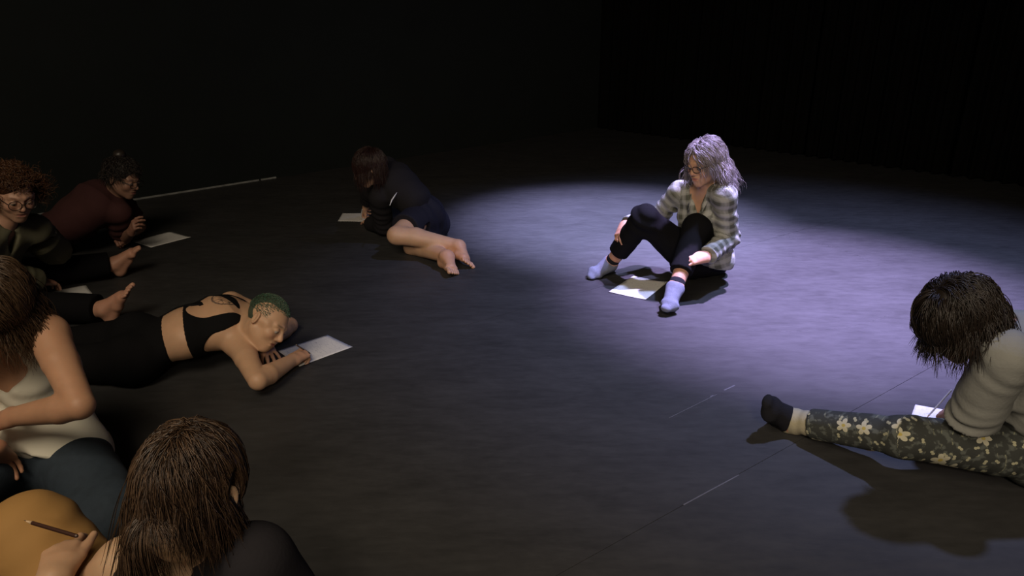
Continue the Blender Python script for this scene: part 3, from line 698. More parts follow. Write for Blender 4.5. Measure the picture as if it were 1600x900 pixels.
# ------------------------------------------------------------------ the people
POSE = {
'woman':dict(pel=(1.106,4.074,0.113),lhip=(1.183,4.116,0.107),rhip=(1.027,4.033,0.118),rkne=(0.729,3.941,0.391),lkne=(1.003,3.855,0.359),rank=(0.578,4.106,0.069),lank=(0.852,3.599,0.103),rtoe=(0.434,3.997,0.014),ltoe=(0.777,3.445,0.043),spi=(1.093,4.025,0.322),nck=(1.062,3.938,0.548),lsh=(1.112,3.772,0.554),rsh=(0.938,4.051,0.512),lelb=(1.183,3.865,0.299),relb=(0.852,4.216,0.302),lwri=(1.022,3.692,0.245),rwri=(0.645,4.088,0.309),lhan=(0.939,3.667,0.243),rhan=(0.607,4.018,0.274),hed=(1.012,3.851,0.714)),
'floral':dict(pel=(1.768,2.109,0.113),lhip=(1.707,2.044,0.112),rhip=(1.833,2.172,0.116),lkne=(1.292,2.087,0.148),lank=(1.028,2.373,0.040),ltoe=(0.901,2.305,0.165),rkne=(2.069,2.519,0.101),rank=(1.708,2.329,0.062),rtoe=(1.737,2.516,0.045),spi=(1.688,2.075,0.321),nck=(1.517,2.084,0.510),lsh=(1.433,1.929,0.521),rsh=(1.568,2.247,0.483),lelb=(1.455,2.033,0.257),lwri=(1.538,2.241,0.140),lhan=(1.548,2.325,0.104),relb=(1.730,2.304,0.249),rwri=(1.765,2.498,0.096),rhan=(1.694,2.456,0.061),hed=(1.339,2.035,0.587)),
'centre':dict(pel=(-0.565,4.855,0.133),lhip=(-0.557,4.923,0.079),rhip=(-0.574,4.787,0.188),lkne=(-0.640,4.525,0.041),rkne=(-0.719,4.407,0.152),lank=(-0.392,4.217,0.072),rank=(-0.329,4.340,0.101),ltoe=(-0.328,4.047,0.038),rtoe=(-0.238,4.192,0.039),spi=(-0.652,4.759,0.299),nck=(-0.833,4.854,0.438),lsh=(-0.868,4.728,0.323),rsh=(-0.861,5.027,0.459),lelb=(-0.881,4.885,0.086),lwri=(-1.011,5.085,0.039),lhan=(-1.055,5.161,0.043),relb=(-1.012,5.156,0.260),rwri=(-1.083,5.327,0.102),rhan=(-1.121,5.386,0.051),hed=(-0.916,4.699,0.520)),
'maroon':dict(pel=(-2.933,4.495,0.122),lhip=(-2.946,4.584,0.130),rhip=(-2.921,4.406,0.115),rkne=(-3.337,4.404,0.057),lkne=(-3.330,4.427,0.062),rank=(-3.502,4.030,0.064),lank=(-3.733,4.354,0.059),rtoe=(-3.689,4.060,0.046),ltoe=(-3.921,4.336,0.034),spi=(-2.747,4.516,0.238),nck=(-2.573,4.654,0.357),lsh=(-2.640,4.820,0.328),rsh=(-2.480,4.528,0.265),relb=(-2.587,4.678,0.041),rwri=(-2.425,4.516,0.142),rhan=(-2.378,4.474,0.206),lelb=(-2.577,4.921,0.062),lwri=(-2.578,4.672,0.067),lhan=(-2.551,4.586,0.072),hed=(-2.441,4.566,0.480)),
'curly':dict(pel=(-2.745,3.447,0.112),lhip=(-2.664,3.408,0.121),rhip=(-2.826,3.485,0.105),lkne=(-2.646,3.827,0.110),rkne=(-2.417,3.389,0.088),lank=(-2.303,4.048,0.086),rank=(-2.008,3.362,0.084),ltoe=(-2.156,4.077,0.205),rtoe=(-1.867,3.369,0.211),spi=(-2.636,3.439,0.306),nck=(-2.467,3.414,0.491),lsh=(-2.401,3.567,0.432),rsh=(-2.469,3.236,0.483),lelb=(-2.462,3.784,0.252),lwri=(-2.428,3.575,0.384),lhan=(-2.419,3.513,0.449),relb=(-2.496,3.397,0.245),rwri=(-2.463,3.617,0.132),rhan=(-2.452,3.701,0.102),hed=(-2.347,3.405,0.650)),
'tank':dict(pel=(-1.510,2.040,0.116),lhip=(-1.421,2.020,0.124),rhip=(-1.597,2.058,0.122),lkne=(-1.121,1.721,0.128),rkne=(-1.561,1.643,0.176),lank=(-1.508,1.601,0.069),rank=(-1.187,1.513,0.069),ltoe=(-1.695,1.631,0.049),rtoe=(-1.018,1.427,0.046),spi=(-1.589,2.150,0.289),nck=(-1.545,2.056,0.517),lsh=(-1.380,2.001,0.556),rsh=(-1.718,2.013,0.536),lelb=(-1.208,1.813,0.421),lwri=(-1.440,1.853,0.361),lhan=(-1.521,1.867,0.329),relb=(-1.721,1.921,0.261),rwri=(-1.492,1.823,0.275),rhan=(-1.504,1.869,0.199),hed=(-1.476,1.953,0.675)),
'green':dict(pel=(-1.593,2.840,0.105),lhip=(-1.622,2.924,0.121),rhip=(-1.563,2.756,0.095),lkne=(-2.036,2.975,0.071),rkne=(-1.981,2.776,0.067),lank=(-2.311,2.671,0.060),rank=(-2.095,2.383,0.060),ltoe=(-2.488,2.733,0.030),rtoe=(-2.277,2.432,0.030),spi=(-1.388,2.876,0.172),nck=(-1.187,3.028,0.178),lsh=(-1.300,3.167,0.186),rsh=(-1.165,2.861,0.121),relb=(-1.014,2.623,0.075),rwri=(-0.942,2.859,0.051),rhan=(-0.908,2.942,0.052),lelb=(-1.074,3.266,0.037),lwri=(-1.112,3.019,0.053),lhan=(-1.073,2.939,0.042),hed=(-1.046,2.890,0.217)),
'near':dict(pel=(-0.692,1.051,0.109),lhip=(-0.723,1.131,0.139),rhip=(-0.667,0.969,0.082),lkne=(-1.019,1.276,0.407),rkne=(-0.326,1.195,0.159),lank=(-0.800,1.244,0.063),rank=(-0.700,1.338,0.070),ltoe=(-0.917,1.393,0.051),rtoe=(-0.555,1.460,0.050),spi=(-0.667,1.229,0.230),nck=(-0.612,1.190,0.471),lsh=(-0.779,1.189,0.414),rsh=(-0.472,1.084,0.509),lelb=(-0.995,1.203,0.219),lwri=(-0.882,1.131,0.429),lhan=(-0.911,1.215,0.444),relb=(-0.393,1.146,0.237),rwri=(-0.564,1.322,0.192),rhan=(-0.622,1.390,0.187),hed=(-0.579,1.106,0.646)),
}
def bone_uv(f, bones, torso=True):
    """cloth coordinates: across and along the nearest limb, or across and up the trunk"""
    def fn(V):
        best = np.full(len(V), 1e9); uv = np.zeros((len(V), 3))
        if torso:
            c = f.J['spi']; q = V-c; ax = f.J['nck']-f.J['pel']; t = np.clip((V-f.J['pel'])@ax/(ax@ax), 0, 1)
            best = np.linalg.norm(V-(f.J['pel']+t[:, None]*ax), axis=1)*.55
            uv[:, 0] = q@f.left; uv[:, 1] = q@f.up
        for i, (a, b, side) in enumerate(bones):
            A, B = f.J[a], f.J[b]; ba = B-A; L = np.linalg.norm(ba); dd = ba/L; q = V-A; t = np.clip(q@dd, 0, L)
            dist = np.linalg.norm(q-t[:, None]*dd, axis=1); s_ = orth(side, dd)
            m = dist < best; best[m] = dist[m]; uv[m, 0] = (q@s_)[m]+i*.31; uv[m, 1] = (q@dd)[m]+i*.17
        return uv
    return fn

def between(a, b, t): return a*(1-t)+b*t

# -- the seated woman in the plaid shirt, in the light
def person_woman():
    f = Fig(POSE['woman'], (-.78, -.58, -.25), (-.12, 0, 1), .97, .96); J = f.J
    f.torso(chest=.104, waist=.100, hip=.108, bust=.045)
    for s in 'lr': f.arm(s); f.leg(s); f.foot(s, bare=False)
    f.hand('l', (.25, -.50, .82), curl=(.35, .5, .4), thumb=(.7, .5, .1), spread=.06, sc=1.08)
    f.hand('r', (-.75, -.55, .25), curl=(.5, .7, .5), thumb=(.6, .5, .4), spread=.08, sc=1.05)
    f.head()
    f.body('grey-haired woman in glasses and a plaid shirt, sitting with knees up in the light', tone=(.50, .29, .19), brows=(.22, .15, .11))
    f.eyes(); f.glasses(round_=.75, w=.023, hh=.017, label='dark rectangular glasses')
    c = lambda P, d, t: np.stack([0.8*np.sign(p_) if 0 else p_ for p_ in [0]]) if 0 else None
    def comb(p, d, t):
        o = np.zeros_like(p); o[:, 0] = np.clip((p[:, 0]+.022)/.02, -1, 1)*(1.3-1.1*t); o[:, 1] = -.65*np.clip(1.15-np.abs(d[:, 0])*1.2, .08, 1); return o
    hair(f, (.20, .175, .175), n=2600, length=.19, comb_min=.40, comb_t=.5, steps=18, r=.0013, comb=comb, curl=(.006, 75), clump=5, seed=2, tip=(.36, .32, .34), layer=(1.05, 1.24), cover=(.02, .60),
         label='wavy shoulder-length grey hair', spheres=((V3(0, -.02, -.09), .062),), rand=.14)
    # shirt
    ps = f.prims(['torso', 'lupper', 'rupper']); ps = [p for p in ps]
    lw, rw = J['lwri'], J['rwri']
    sl = []
    for s in 'lr':
        a, b, w = J[s+'sh'], J[s+'elb'], J[s+'wri']
        sl += [cap(a, b, .046, .045, .02), cap(b, between(b, w, .88), .044, .040, .02)]
    sk = [cap(J['pel']+f.pf*.06+f.pu*.03, J['spi'], .10, .10, .04, f.left, 1.4), cap(J['spi']+f.fwd*.02, J['spi']+f.fwd*.06-f.up*.12, .085, .07, .04, f.left, 1.3)]
    def dsp(P):
        d = .0035*nse(P, 26, 4)
        for s in 'lr':
            ax = nrm(J[s+'elb']-J[s+'sh']); ax2 = nrm(J[s+'wri']-J[s+'elb'])
            d = d+folds(P, J[s+'elb'], nrm(ax+ax2), 175, .0075, .11, 5)+folds(P, between(J[s+'elb'], J[s+'wri'], .75), ax2, 190, .005, .07, 7)+folds(P, between(J[s+'sh'], J[s+'elb'], .4), nrm(ax+f.fwd*.5), 130, .006, .09, 6)
        return d+folds(P, J['spi']+f.fwd*.1, nrm(f.up+f.left*.4), 95, .007, .16, 8)
    nk = [cap(J['nck']+f.fwd*.02+f.up*.10, J['nck']+f.fwd*.045+f.up*.01, .07, .062, .02, mode='s'), cap(J['nck']+f.fwd*.06, J['nck']+f.fwd*.11-f.up*.105, .042, .010, .015, mode='s')]
    cu = [(between(J[s+'elb'], J[s+'wri'], .92), J[s+'wri']-J[s+'elb'], .11) for s in 'lr']+[(J['pel']+f.pu*.02, -f.pu+f.pf*.0, .24)]
    uv = bone_uv(f, [('lsh', 'lelb', f.fwd), ('lelb', 'lwri', f.up), ('rsh', 'relb', f.fwd), ('relb', 'rwri', f.up)])
    f.shirt = f.garment('shirt', [p for p in f.P['torso'][3:] if 1]+sl+sk, M['plaid'], infl=.012, h=.0065, disp=dsp, cuts=cu, sub=nk, uv=uv)
    # collar, placket, buttons
    for sg in (1, -1):
        q = [J['nck']-f.fwd*.052+f.up*.060+f.left*.0*sg, J['nck']-f.fwd*.01+f.up*.052+f.left*.062*sg, J['nck']+f.fwd*.055+f.up*.018+f.left*.055*sg, J['nck']+f.fwd*.10-f.up*.045+f.left*.038*sg]
        V, Fc = [], []
        pts = np.array(q); m = 16
        tt = np.linspace(0, 3, m); path = np.array([pts[int(min(t, 2.999))]*(1-(t-int(min(t, 2.999))))+pts[int(min(t, 2.999))+1]*(t-int(min(t, 2.999))) for t in tt])
        for _ in range(3): path[1:-1] = (path[:-2]+path[1:-1]*2+path[2:])/4
        for i, p_ in enumerate(path):
            out = nrm(p_-J['nck']-f.up*np.dot(p_-J['nck'], f.up)); w = .030+.016*(i/m)
            for a_ in (p_+f.up*.006, p_+out*.006, p_+out*(w*.75)-f.up*.8*w, p_+out*(w*.75-.004)-f.up*.8*w-f.up*.001): V.append(a_)
        for i in range(m-1):
            for j in range(4): Fc.append((i*4+j, i*4+(j+1) % 4, i*4+4+(j+1) % 4, i*4+4+j))
        Fc += [(0, 3, 2, 1), (m*4-4, m*4-3, m*4-2, m*4-1)]
        V = np.array(V); f.part('collar', V, Fc, M['plaid'], parent=f.shirt, uvs=np.stack([(V-J['spi'])@f.left, (V-J['spi'])@f.up, 0*V[:, 0]], -1))
    for i in range(3):
        V, Fc = sphere(J['spi']+(J['nck']-J['spi'])*(.15+.2*i)+f.fwd*.142, .0055, 8, 6, (1, 1, 1)); f.part('button', V, Fc, M['white_plastic'], parent=f.shirt)
    # trousers
    def leg(s, to=.80): 
        h, k_, a = J[s+'hip'], J[s+'kne'], J[s+'ank']
        return [cap(h, k_, .096, .068, .03), cap(k_, between(k_, a, to), .064, .054, .03)]
    def dt(P):
        d = .003*nse(P, 22, 9)
        for s in 'lr': d = d+folds(P, J[s+'kne'], nrm(J[s+'ank']-J[s+'kne']), 110, .006, .13, 3)+folds(P, J[s+'hip']+f.pf*.05, nrm(J[s+'kne']-J[s+'hip']), 100, .006, .13, 4)
        return d
    f.garment('trousers', f.P['torso'][:4]+leg('l')+leg('r'), M['black_cloth'], infl=.006, disp=dt, cuts=[(between(J[s+'kne'], J[s+'ank'], .74), J[s+'ank']-J[s+'kne'], .12) for s in 'lr'])
    for s in 'lr':
        so = f.garment('sock', f.P[s+'foot'], M['grey_sock'], infl=.0035, h=.0055, k=.012, disp=lambda P: .001*nse(P, 80, 2), label='blue-grey sock with a black cuff')
        a, k_ = J[s+'ank'], J[s+'kne']; u = nrm(k_-a)
        f.garment('sock_cuff', [cap(a-u*.008, a+u*.055, .0395, .037, .01)], M['black_sock'], infl=.002, h=.005, parent=so, cuts=[(a+u*.052, u, .09)], floor=None)
        f.garment('sock_sole', f.P[s+'foot'], M['black_sock'], infl=.0052, h=.005, k=.012, parent=so, cuts=[(V3(*between(a, J[s+'toe'], .5)[:2], .013), V3(0, 0, 1), .3)])
    return f
f1 = person_woman()

def at(px, py, z=0.0, depth=None):
    """the point of the room seen at a photograph pixel, at height z (or at a distance in front of the lens)"""
    x, y, p = (px-800)/F, (py-450)/F, math.radians(PIT); d = V3(x, math.cos(p)-y*math.sin(p), -math.sin(p)-y*math.cos(p))
    return V3(0, 0, H)+d*((H-z)/-d[2] if depth is None else depth)
def legcaps(f, s, to, r):
    h, k_, a = f.J[s+'hip'], f.J[s+'kne'], f.J[s+'ank']
    return [cap(h, k_, r[0], r[1], .03), cap(k_, between(k_, a, to), r[1]*.94, r[2], .03)]
def trousers(f, m, to=.85, r=(.096, .068, .054), infl=.006, name='trousers', amp=1.0, h=.008, label=None, uv=None, waist=None, floor=.003, tor=4, cutr=.13):
    def dt(P):
        d = .003*amp*nse(P, 22, 9)
        for s in 'lr': d = d+amp*(folds(P, f.J[s+'kne'], nrm(f.J[s+'ank']-f.J[s+'kne']), 110, .006, .13, 3)+folds(P, f.J[s+'hip']+f.pf*.05, nrm(f.J[s+'kne']-f.J[s+'hip']), 95, .006, .15, 4))
        return d
    cu = [(between(f.J[s+'kne'], f.J[s+'ank'], to-.05), f.J[s+'ank']-f.J[s+'kne'], cutr) for s in 'lr']
    if waist is not None: cu.append(waist)
    return f.garment(name, f.P['torso'][:tor]+legcaps(f, 'l', to, r)+legcaps(f, 'r', to, r), m, infl=infl, disp=dt, cuts=cu, h=h, label=label, uv=uv, floor=floor)
def sleeves(f, up=(1.0, 1.0), fore=(0, 0), r=(.058, .054, .044)):
    out = []
    for i, s in enumerate('lr'):
        a, b, w = f.J[s+'sh'], f.J[s+'elb'], f.J[s+'wri']
        out.append(cap(a, between(a, b, up[i]), r[0], r[1], .02))
        if fore[i]: out.append(cap(b, between(b, w, fore[i]), r[1]*.95, r[2], .02))
    return out
def arm_folds(f, P, amp=1.0):
    d = 0
    for s in 'lr':
        a1 = nrm(f.J[s+'elb']-f.J[s+'sh']); a2 = nrm(f.J[s+'wri']-f.J[s+'elb'])
        d = d+folds(P, f.J[s+'elb'], nrm(a1+a2), 160, .007*amp, .10, 5)+folds(P, between(f.J[s+'sh'], f.J[s+'elb'], .35), nrm(a1+f.fwd*.6), 110, .007*amp, .11, 6)
    return d+folds(P, f.J['spi']+f.fwd*.08, nrm(f.up+f.left*.4), 85, .007*amp, .17, 8)+folds(P, f.J['spi']-f.fwd*.08, nrm(f.up-f.left*.5), 80, .006*amp, .17, 9)

# -- the writer at the right, khaki top and flowered trousers
def person_floral():
    f = Fig(POSE['floral'], (-.72, -.12, -.68), (-.62, .05, .72), 1.0, 1.0); J = f.J
    f.torso(chest=.112, waist=.110, hip=.112)
    for s in 'lr': f.arm(s); f.leg(s); f.foot(s, bare=False)
    f.hand('l', (-.45, -.25, .85), curl=(.75, .8, .5), thumb=(.7, .35, .5), curls=((.55, .75, .35), (.7, .8, .5), (.8, .9, .6), (.9, 1, .6)))
    f.hand('r', (-.3, .0, .95), curl=(.35, .4, .3))
    f.head()
    f.body('person with a dark bob bent over writing, khaki top, flowered trousers, one leg stretched out', tone=(.46, .27, .19))
    f.eyes()
    def comb(p, d, t):
        o = np.zeros_like(p); o[:, 0] = np.sign(p[:, 0])*.5; o[:, 1] = np.where(d[:, 1] > .1, .5, -.7)*(1-t); o[:, 2] = -.8; return o
    hair(f, (.016, .011, .008), n=3000, length=.15, lenj=.12, steps=12, r=.0014, comb=comb, grav=.5, layer=(1.06, 1.28), cover=(.62, .1), seed=3, label='dark brown bobbed hair', rand=.10, curl=(.002, 40), inert=.45, cap_k=2.2)
    def dk(P): return arm_folds(f, P, 1.9)+.005*nse(P, 13, 2)+.003*nse(P, 26, 5)
    tor = f.P['torso'][3:]+[cap(J['pel']+f.pu*.02, J['spi'], .110, .104, .04, f.left, 1.3), cap(J['spi'], between(J['spi'], J['nck'], .6)-f.fwd*.02, .104, .115, .04, f.left, 1.25)]
    cu = [(between(J[s+'sh'], J[s+'elb'], 1.02), J[s+'elb']-J[s+'sh'], .12) for s in 'lr']+[(J['pel']-f.pu*.06, -f.pu, .26)]
    sv = sleeves(f, (1.08, 1.08), r=(.062, .066, .06))
    for p in sv: p['hard'] = .008
    f.garment('shirt', tor+sv, M['khaki'], infl=.014, k=.014, h=.0065, disp=dk, cuts=cu, floor=.05,
              sub=[cap(J['nck']+f.up*.06, J['nck']+f.up*.12+f.fwd*.04, .066, .075, .015, mode='s')], label='loose khaki short-sleeved top')
    # neckband
    pts = [J['nck']+f.up*.040-f.fwd*.0+f.left*.066*math.cos(a)+f.fwd*.060*math.sin(a)+f.up*(-.020*math.sin(a)) for a in np.linspace(0, 2*math.pi, 33)]
    def uvf(V):
        uv = np.zeros((len(V), 3)); best = np.full(len(V), 1e9)
        for i, (a, b) in enumerate((('lhip', 'lkne'), ('lkne', 'lank'), ('rhip', 'rkne'), ('rkne', 'rank'))):
            A, B = J[a], J[b]; L = np.linalg.norm(B-A); dd = (B-A)/L; q = V-A; t = np.clip(q@dd, 0, L); ds = np.linalg.norm(q-t[:, None]*dd, axis=1)
            s_ = orth(V3(0, .45, 1), dd); s2 = np.cross(dd, s_)
            m = ds < best; best[m] = ds[m]; uv[m, 0] = (q@dd)[m]+i*.37; uv[m, 1] = (q@s_)[m]*1.15+.1*i; uv[m, 2] = 0
        return uv
    trousers(f, M['floral'], to=.84, r=(.094, .064, .050), infl=.004, amp=1.2, h=.007, uv=uvf, label='dark grey trousers printed with cream flowers')
    for s in 'lr':
        a, k_ = J[s+'ank'], J[s+'kne']; u = nrm(k_-a); t_ = nrm(J[s+'toe']-a)
        so = f.garment('sock', [cap(a-u*.01, a+u*.13, .040, .046, .01), cap(a, a+t_*.035-u*.01, .040, .036, .02)], M['beige_sock'], infl=.002, h=.005, disp=lambda P: .0012*nse(P, 70, 2)+.0012*np.sin((P-a)@u*170), cuts=[(a+u*.125, u, .09)], label='beige sock leg', floor=.002)
        f.garment('sock_foot', f.P[s+'foot'], M['black_sock'], infl=.0045, h=.005, k=.012, parent=so, cuts=[(a+t_*.018+u*.004, nrm(u*.75-t_*.75), .11)], label='black foot of the sock')
    return f

# -- the dark figure half reclining in the middle, bare legs
def person_centre():
    f = Fig(POSE['centre'], (-.88, -.25, -.42), (-.25, -.1, 1), .97, 1.0); J = f.J
    f.torso(hip=.11)
    for s in 'lr': f.arm(s); f.leg(s, 1.05)
    f.foot('l', up=(.1, .5, .75)); f.foot('r', up=(.75, .1, .7))
    f.hand('r', (-.4, -.5, .75), curls=((.5, .7, .4), (.7, .8, .5), (.9, .9, .6), (1, 1, .6)), thumb=(.7, .4, .4)); f.hand('l', (0, -.2, 1), curl=(.3, .3, .2))
    f.head(); f.body('person in dark top and shorts reclining on one hip, bare legs and feet', tone=(.55, .34, .22)); f.eyes()
    hair(f, (.022, .009, .007), n=2000, length=.13, steps=10, r=.0013, comb=lambda p, d, t: np.stack([p[:, 0]*2, .3+0*p[:, 0], 0*p[:, 0]], -1), grav=1.0, cover=(.93, .3), layer=(1.04, 1.16), seed=4, label='dark reddish brown hair')
    tor = f.P['torso']
    f.garment('long_sleeved_top', tor[3:]+sleeves(f, (1, 1), (.9, .55)), M['black_knit'], infl=.012, disp=lambda P: arm_folds(f, P, .7), cuts=[(J['pel']-f.pu*.03, -f.pu, .24)],
              sub=[cap(J['nck']+f.up*.08, J['nck']+f.up*.13+f.fwd*.03, .058, .07, .012, mode='s')])
    cu = [(between(J[s+'hip'], J[s+'kne'], .72), J[s+'kne']-J[s+'hip'], .16) for s in 'lr']
    sh = f.garment('shorts', tor[:4]+[cap(J[s+'hip'], between(J[s+'hip'], J[s+'kne'], .70), .108, .092, .03) for s in 'lr'], M['navy_cloth'], infl=.008, cuts=cu,
              disp=lambda P: .004*nse(P, 20, 5)+folds(P, J['pel'], nrm(J['rkne']-J['rhip']), 90, .008, .22, 3), label='loose black and navy shorts')
    q = [at(609, 321, .30, 4.68), at(612, 313, 0, 4.69), at(616, 307, 0, 4.70), at(620, 301, 0, 4.72)]
    V, Fc = tube(q, [.002, .0045, .0045, .002], 6); f.part('hem_stripe', V, Fc, M['white_plastic'], 'thin white edging at the waist', parent=sh)
    return f

# -- the reader lying on the elbows at the far left
def person_maroon():
    f = Fig(POSE['maroon'], (.90, -.22, -.36), (.30, 0, .95), 1.0, 1.05); J = f.J
    f.torso(chest=.115, waist=.110, hip=.115)
    for s in 'lr': f.arm(s, 1.05); f.leg(s); f.foot(s)
    f.hand('r', (-.6, -.75, .3), curls=((.5, .6, .4), (.7, .6, .4), (.9, .8, .5), (1, .9, .6)), thumb=(.7, .4, .5)); f.hand('l', (-.3, -.3, .9), curl=(1.2, 1.2, .7), thumb=(.4, .3, .8))
    f.head(); f.body('person in maroon t-shirt lying on the elbows by the wall, short dark hair and glasses', tone=(.30, .17, .12), brows=(.03, .02, .02)); f.eyes()
    f.glasses(label='dark framed glasses')
    def comb(p, d, t): return np.stack([p[:, 0]*2, .2+p[:, 0]*0, .5*(1-t)+p[:, 0]*0], -1)
    hair(f, (.026, .020, .017), n=1300, length=.075, steps=8, r=.0013, comb=comb, grav=.2, layer=(1.05, 1.22), seed=6, label='short dark hair tied up on top', curl=(.004, 120), cover=(.5, .4))
    V, Fc = sphere(f.hp(0, -.055, .135), .036, 16, 10, (1.1, 1.1, .85)); V = V+.006*nse(V, 90, 3)[:, None]*nrm(V3(1, 1, 1)); f.part('hair_bun', V, Fc, M['hair'], 'small dark topknot', cols=np.tile((.028, .022, .018), (len(V), 1)))
    tor = f.P['torso']
    f.garment('t_shirt', tor[1:]+sleeves(f, (.80, .80), r=(.056, .058, .056)), M['maroon'], infl=.012, disp=lambda P: arm_folds(f, P, 1.1), cuts=[(J['pel']+f.pu*.02, -f.pu, .26)]+[(between(J[s+'sh'], J[s+'elb'], .72), J[s+'elb']-J[s+'sh'], .12) for s in 'lr'],
              sub=[cap(J['nck']+f.up*.08, J['nck']+f.up*.13+f.fwd*.03, .060, .07, .012, mode='s')], label='maroon t-shirt')
    trousers(f, M['black_cloth'], .95); return f

# -- the curly haired person with both bare feet stretched out
def person_curly():
    f = Fig(POSE['curly'], (.66, -.58, -.34), (.25, -.1, .9), 1.0, 1.0); J = f.J
    f.torso(chest=.108, waist=.105, hip=.11)
    for s in 'lr': f.arm(s); f.leg(s)
    f.foot('l', up=nrm(V3(-.35, -.2, .45))); f.foot('r', up=nrm(V3(-.6, -.1, .45)))
    f.hand('l', (.55, .2, .5), curl=(.9, 1.0, .6), thumb=(.7, .4, .5)); f.hand('r', (.1, -.35, .9), curl=(.35, .45, .3), thumb=(.6, .5, .2))
    f.head(); f.body('person with big curly auburn hair and round glasses, olive shirt, bare feet out in front', tone=(.50, .29, .20), brows=(.15, .08, .05)); f.eyes()
    f.glasses(round_=1.0, w=.026, hh=.024, label='round dark wire glasses', y=.110)
    def comb(p, d, t): return d*(1.3-.6*t)+np.stack([0*p[:, 0], -.5+0*p[:, 0], 0*p[:, 0]], -1)*(d[:, 1:2] > .2)
    hair(f, (.075, .030, .014), n=2300, length=.036, lenf=lambda d: np.where(d[:, 2] < .45, 2.6, 1.0), steps=18, r=.0014, comb=comb, grav=.5, comb_min=.5, hug=False, layer=(1.03, 1.2), seed=7, label='bushy curly auburn hair', curl=(.011, 130), cover=(.42, .45), tip=(.15, .075, .035), rand=.3, root_low=-.6, clump=6)
    tor = f.P['torso']
    cu = [(J['pel']+f.pu*.0, -f.pu, .24)]+[(between(J[s+'elb'], J[s+'wri'], .86), J[s+'wri']-J[s+'elb'], .10) for s in 'lr']
    sh = f.garment('shirt', tor[3:]+sleeves(f, (1, 1), (.95, .95), r=(.066, .062, .052))+[cap(J['spi'], between(J['spi'], J['nck'], .7), .118, .115, .04, f.left, 1.35)], M['olive'], infl=.014, disp=lambda P: arm_folds(f, P, 1.3)+.003*nse(P, 18, 3), cuts=cu,
              sub=[cap(J['nck']+f.up*.08+f.fwd*.02, J['nck']+f.up*.13+f.fwd*.03, .060, .07, .012, mode='s'), cap(J['nck']+f.fwd*.07, J['nck']+f.fwd*.12-f.up*.09, .035, .012, .015, mode='s')], label='loose olive-grey shirt')
    trousers(f, M['black_cloth'], .97, r=(.1, .075, .066)); return f

# -- the woman in the white vest
def person_tank():
    f = Fig(POSE['tank'], (.28, -.80, -.62), (.25, -.45, .85), 1.0, 1.04); J = f.J
    f.torso(chest=.106, waist=.106, hip=.118, bust=.062, belly=.04)
    for s in 'lr': f.arm(s, 1.05); f.leg(s, 1.05); f.foot(s)
    f.hand('l', (.2, -.45, .85), curl=(.35, .4, .3)); f.hand('r', (0, -.3, .95), curl=(.4, .5, .4))
    f.head(); f.body('woman in a white vest top and blue jeans, long brown hair hiding her face', tone=(.46, .255, .155)); f.eyes()
    def comb(p, d, t):
        o = np.zeros_like(p); o[:, 0] = np.clip(p[:, 0]/.02, -1, 1)*(1.1-1.0*t); o[:, 1] = (.25)*(1-t); return o
    hair(f, (.055, .031, .017), n=3000, length=.225, steps=18, r=.0012, comb=comb, curl=(.008, 42), clump=5, seed=8, tip=(.12, .075, .042), layer=(1.04, 1.17), cover=(.55, .35), label='long brown hair falling forward',
         rand=.12, root_low=-.7, spheres=((V3(0, -.03, -.11), .065),))
    tor = f.P['torso']
    def dk(P): return .003*nse(P, 22, 5)+folds(P, J['pel']+f.pf*.1+f.pu*.08, nrm(f.up+f.left*.5), 120, .011, .2, 8)+folds(P, J['spi']+f.fwd*.1, nrm(f.up-f.left*.4), 85, .005, .13, 4)+.002*nse(P, 24, 2)
    ex = [cap(J['pel']+f.pf*.02+f.pu*.0, J['spi']+f.fwd*.01, .128, .108, .04, f.pl, 1.5), cap(J['lhip']+f.pf*.03+f.pl*.02, J['rhip']+f.pf*.03-f.pl*.02, .118, k=.04)]
    sub = [cap(J['nck']+f.fwd*.03+f.up*.10, J['nck']+f.fwd*.10-f.up*.030, .078, .075, .02, mode='s'), cap(J['nck']+f.up*.10-f.fwd*.03, J['nck']+f.up*.0-f.fwd*.06, .085, .07, .02, mode='s')]
    for s, sg in (('l', 1), ('r', -1)): sub.append(cap(J[s+'sh']+f.left*sg*.028+f.up*.10, J[s+'sh']+f.left*sg*.030-f.up*.055, .072, .060, .015, mode='s'))
    v = f.garment('vest_top', tor[2:]+ex, M['white_cotton'], infl=.011, h=.006, disp=dk, cuts=[(J['pel']-f.pu*.045+f.pf*.02, nrm(-f.pu+f.pf*.45), .30)], sub=sub, floor=.05, label='white cotton vest top')
    trousers(f, M['denim'], .92, r=(.108, .078, .062), infl=.006, amp=1.2, label='dark blue jeans'); return f

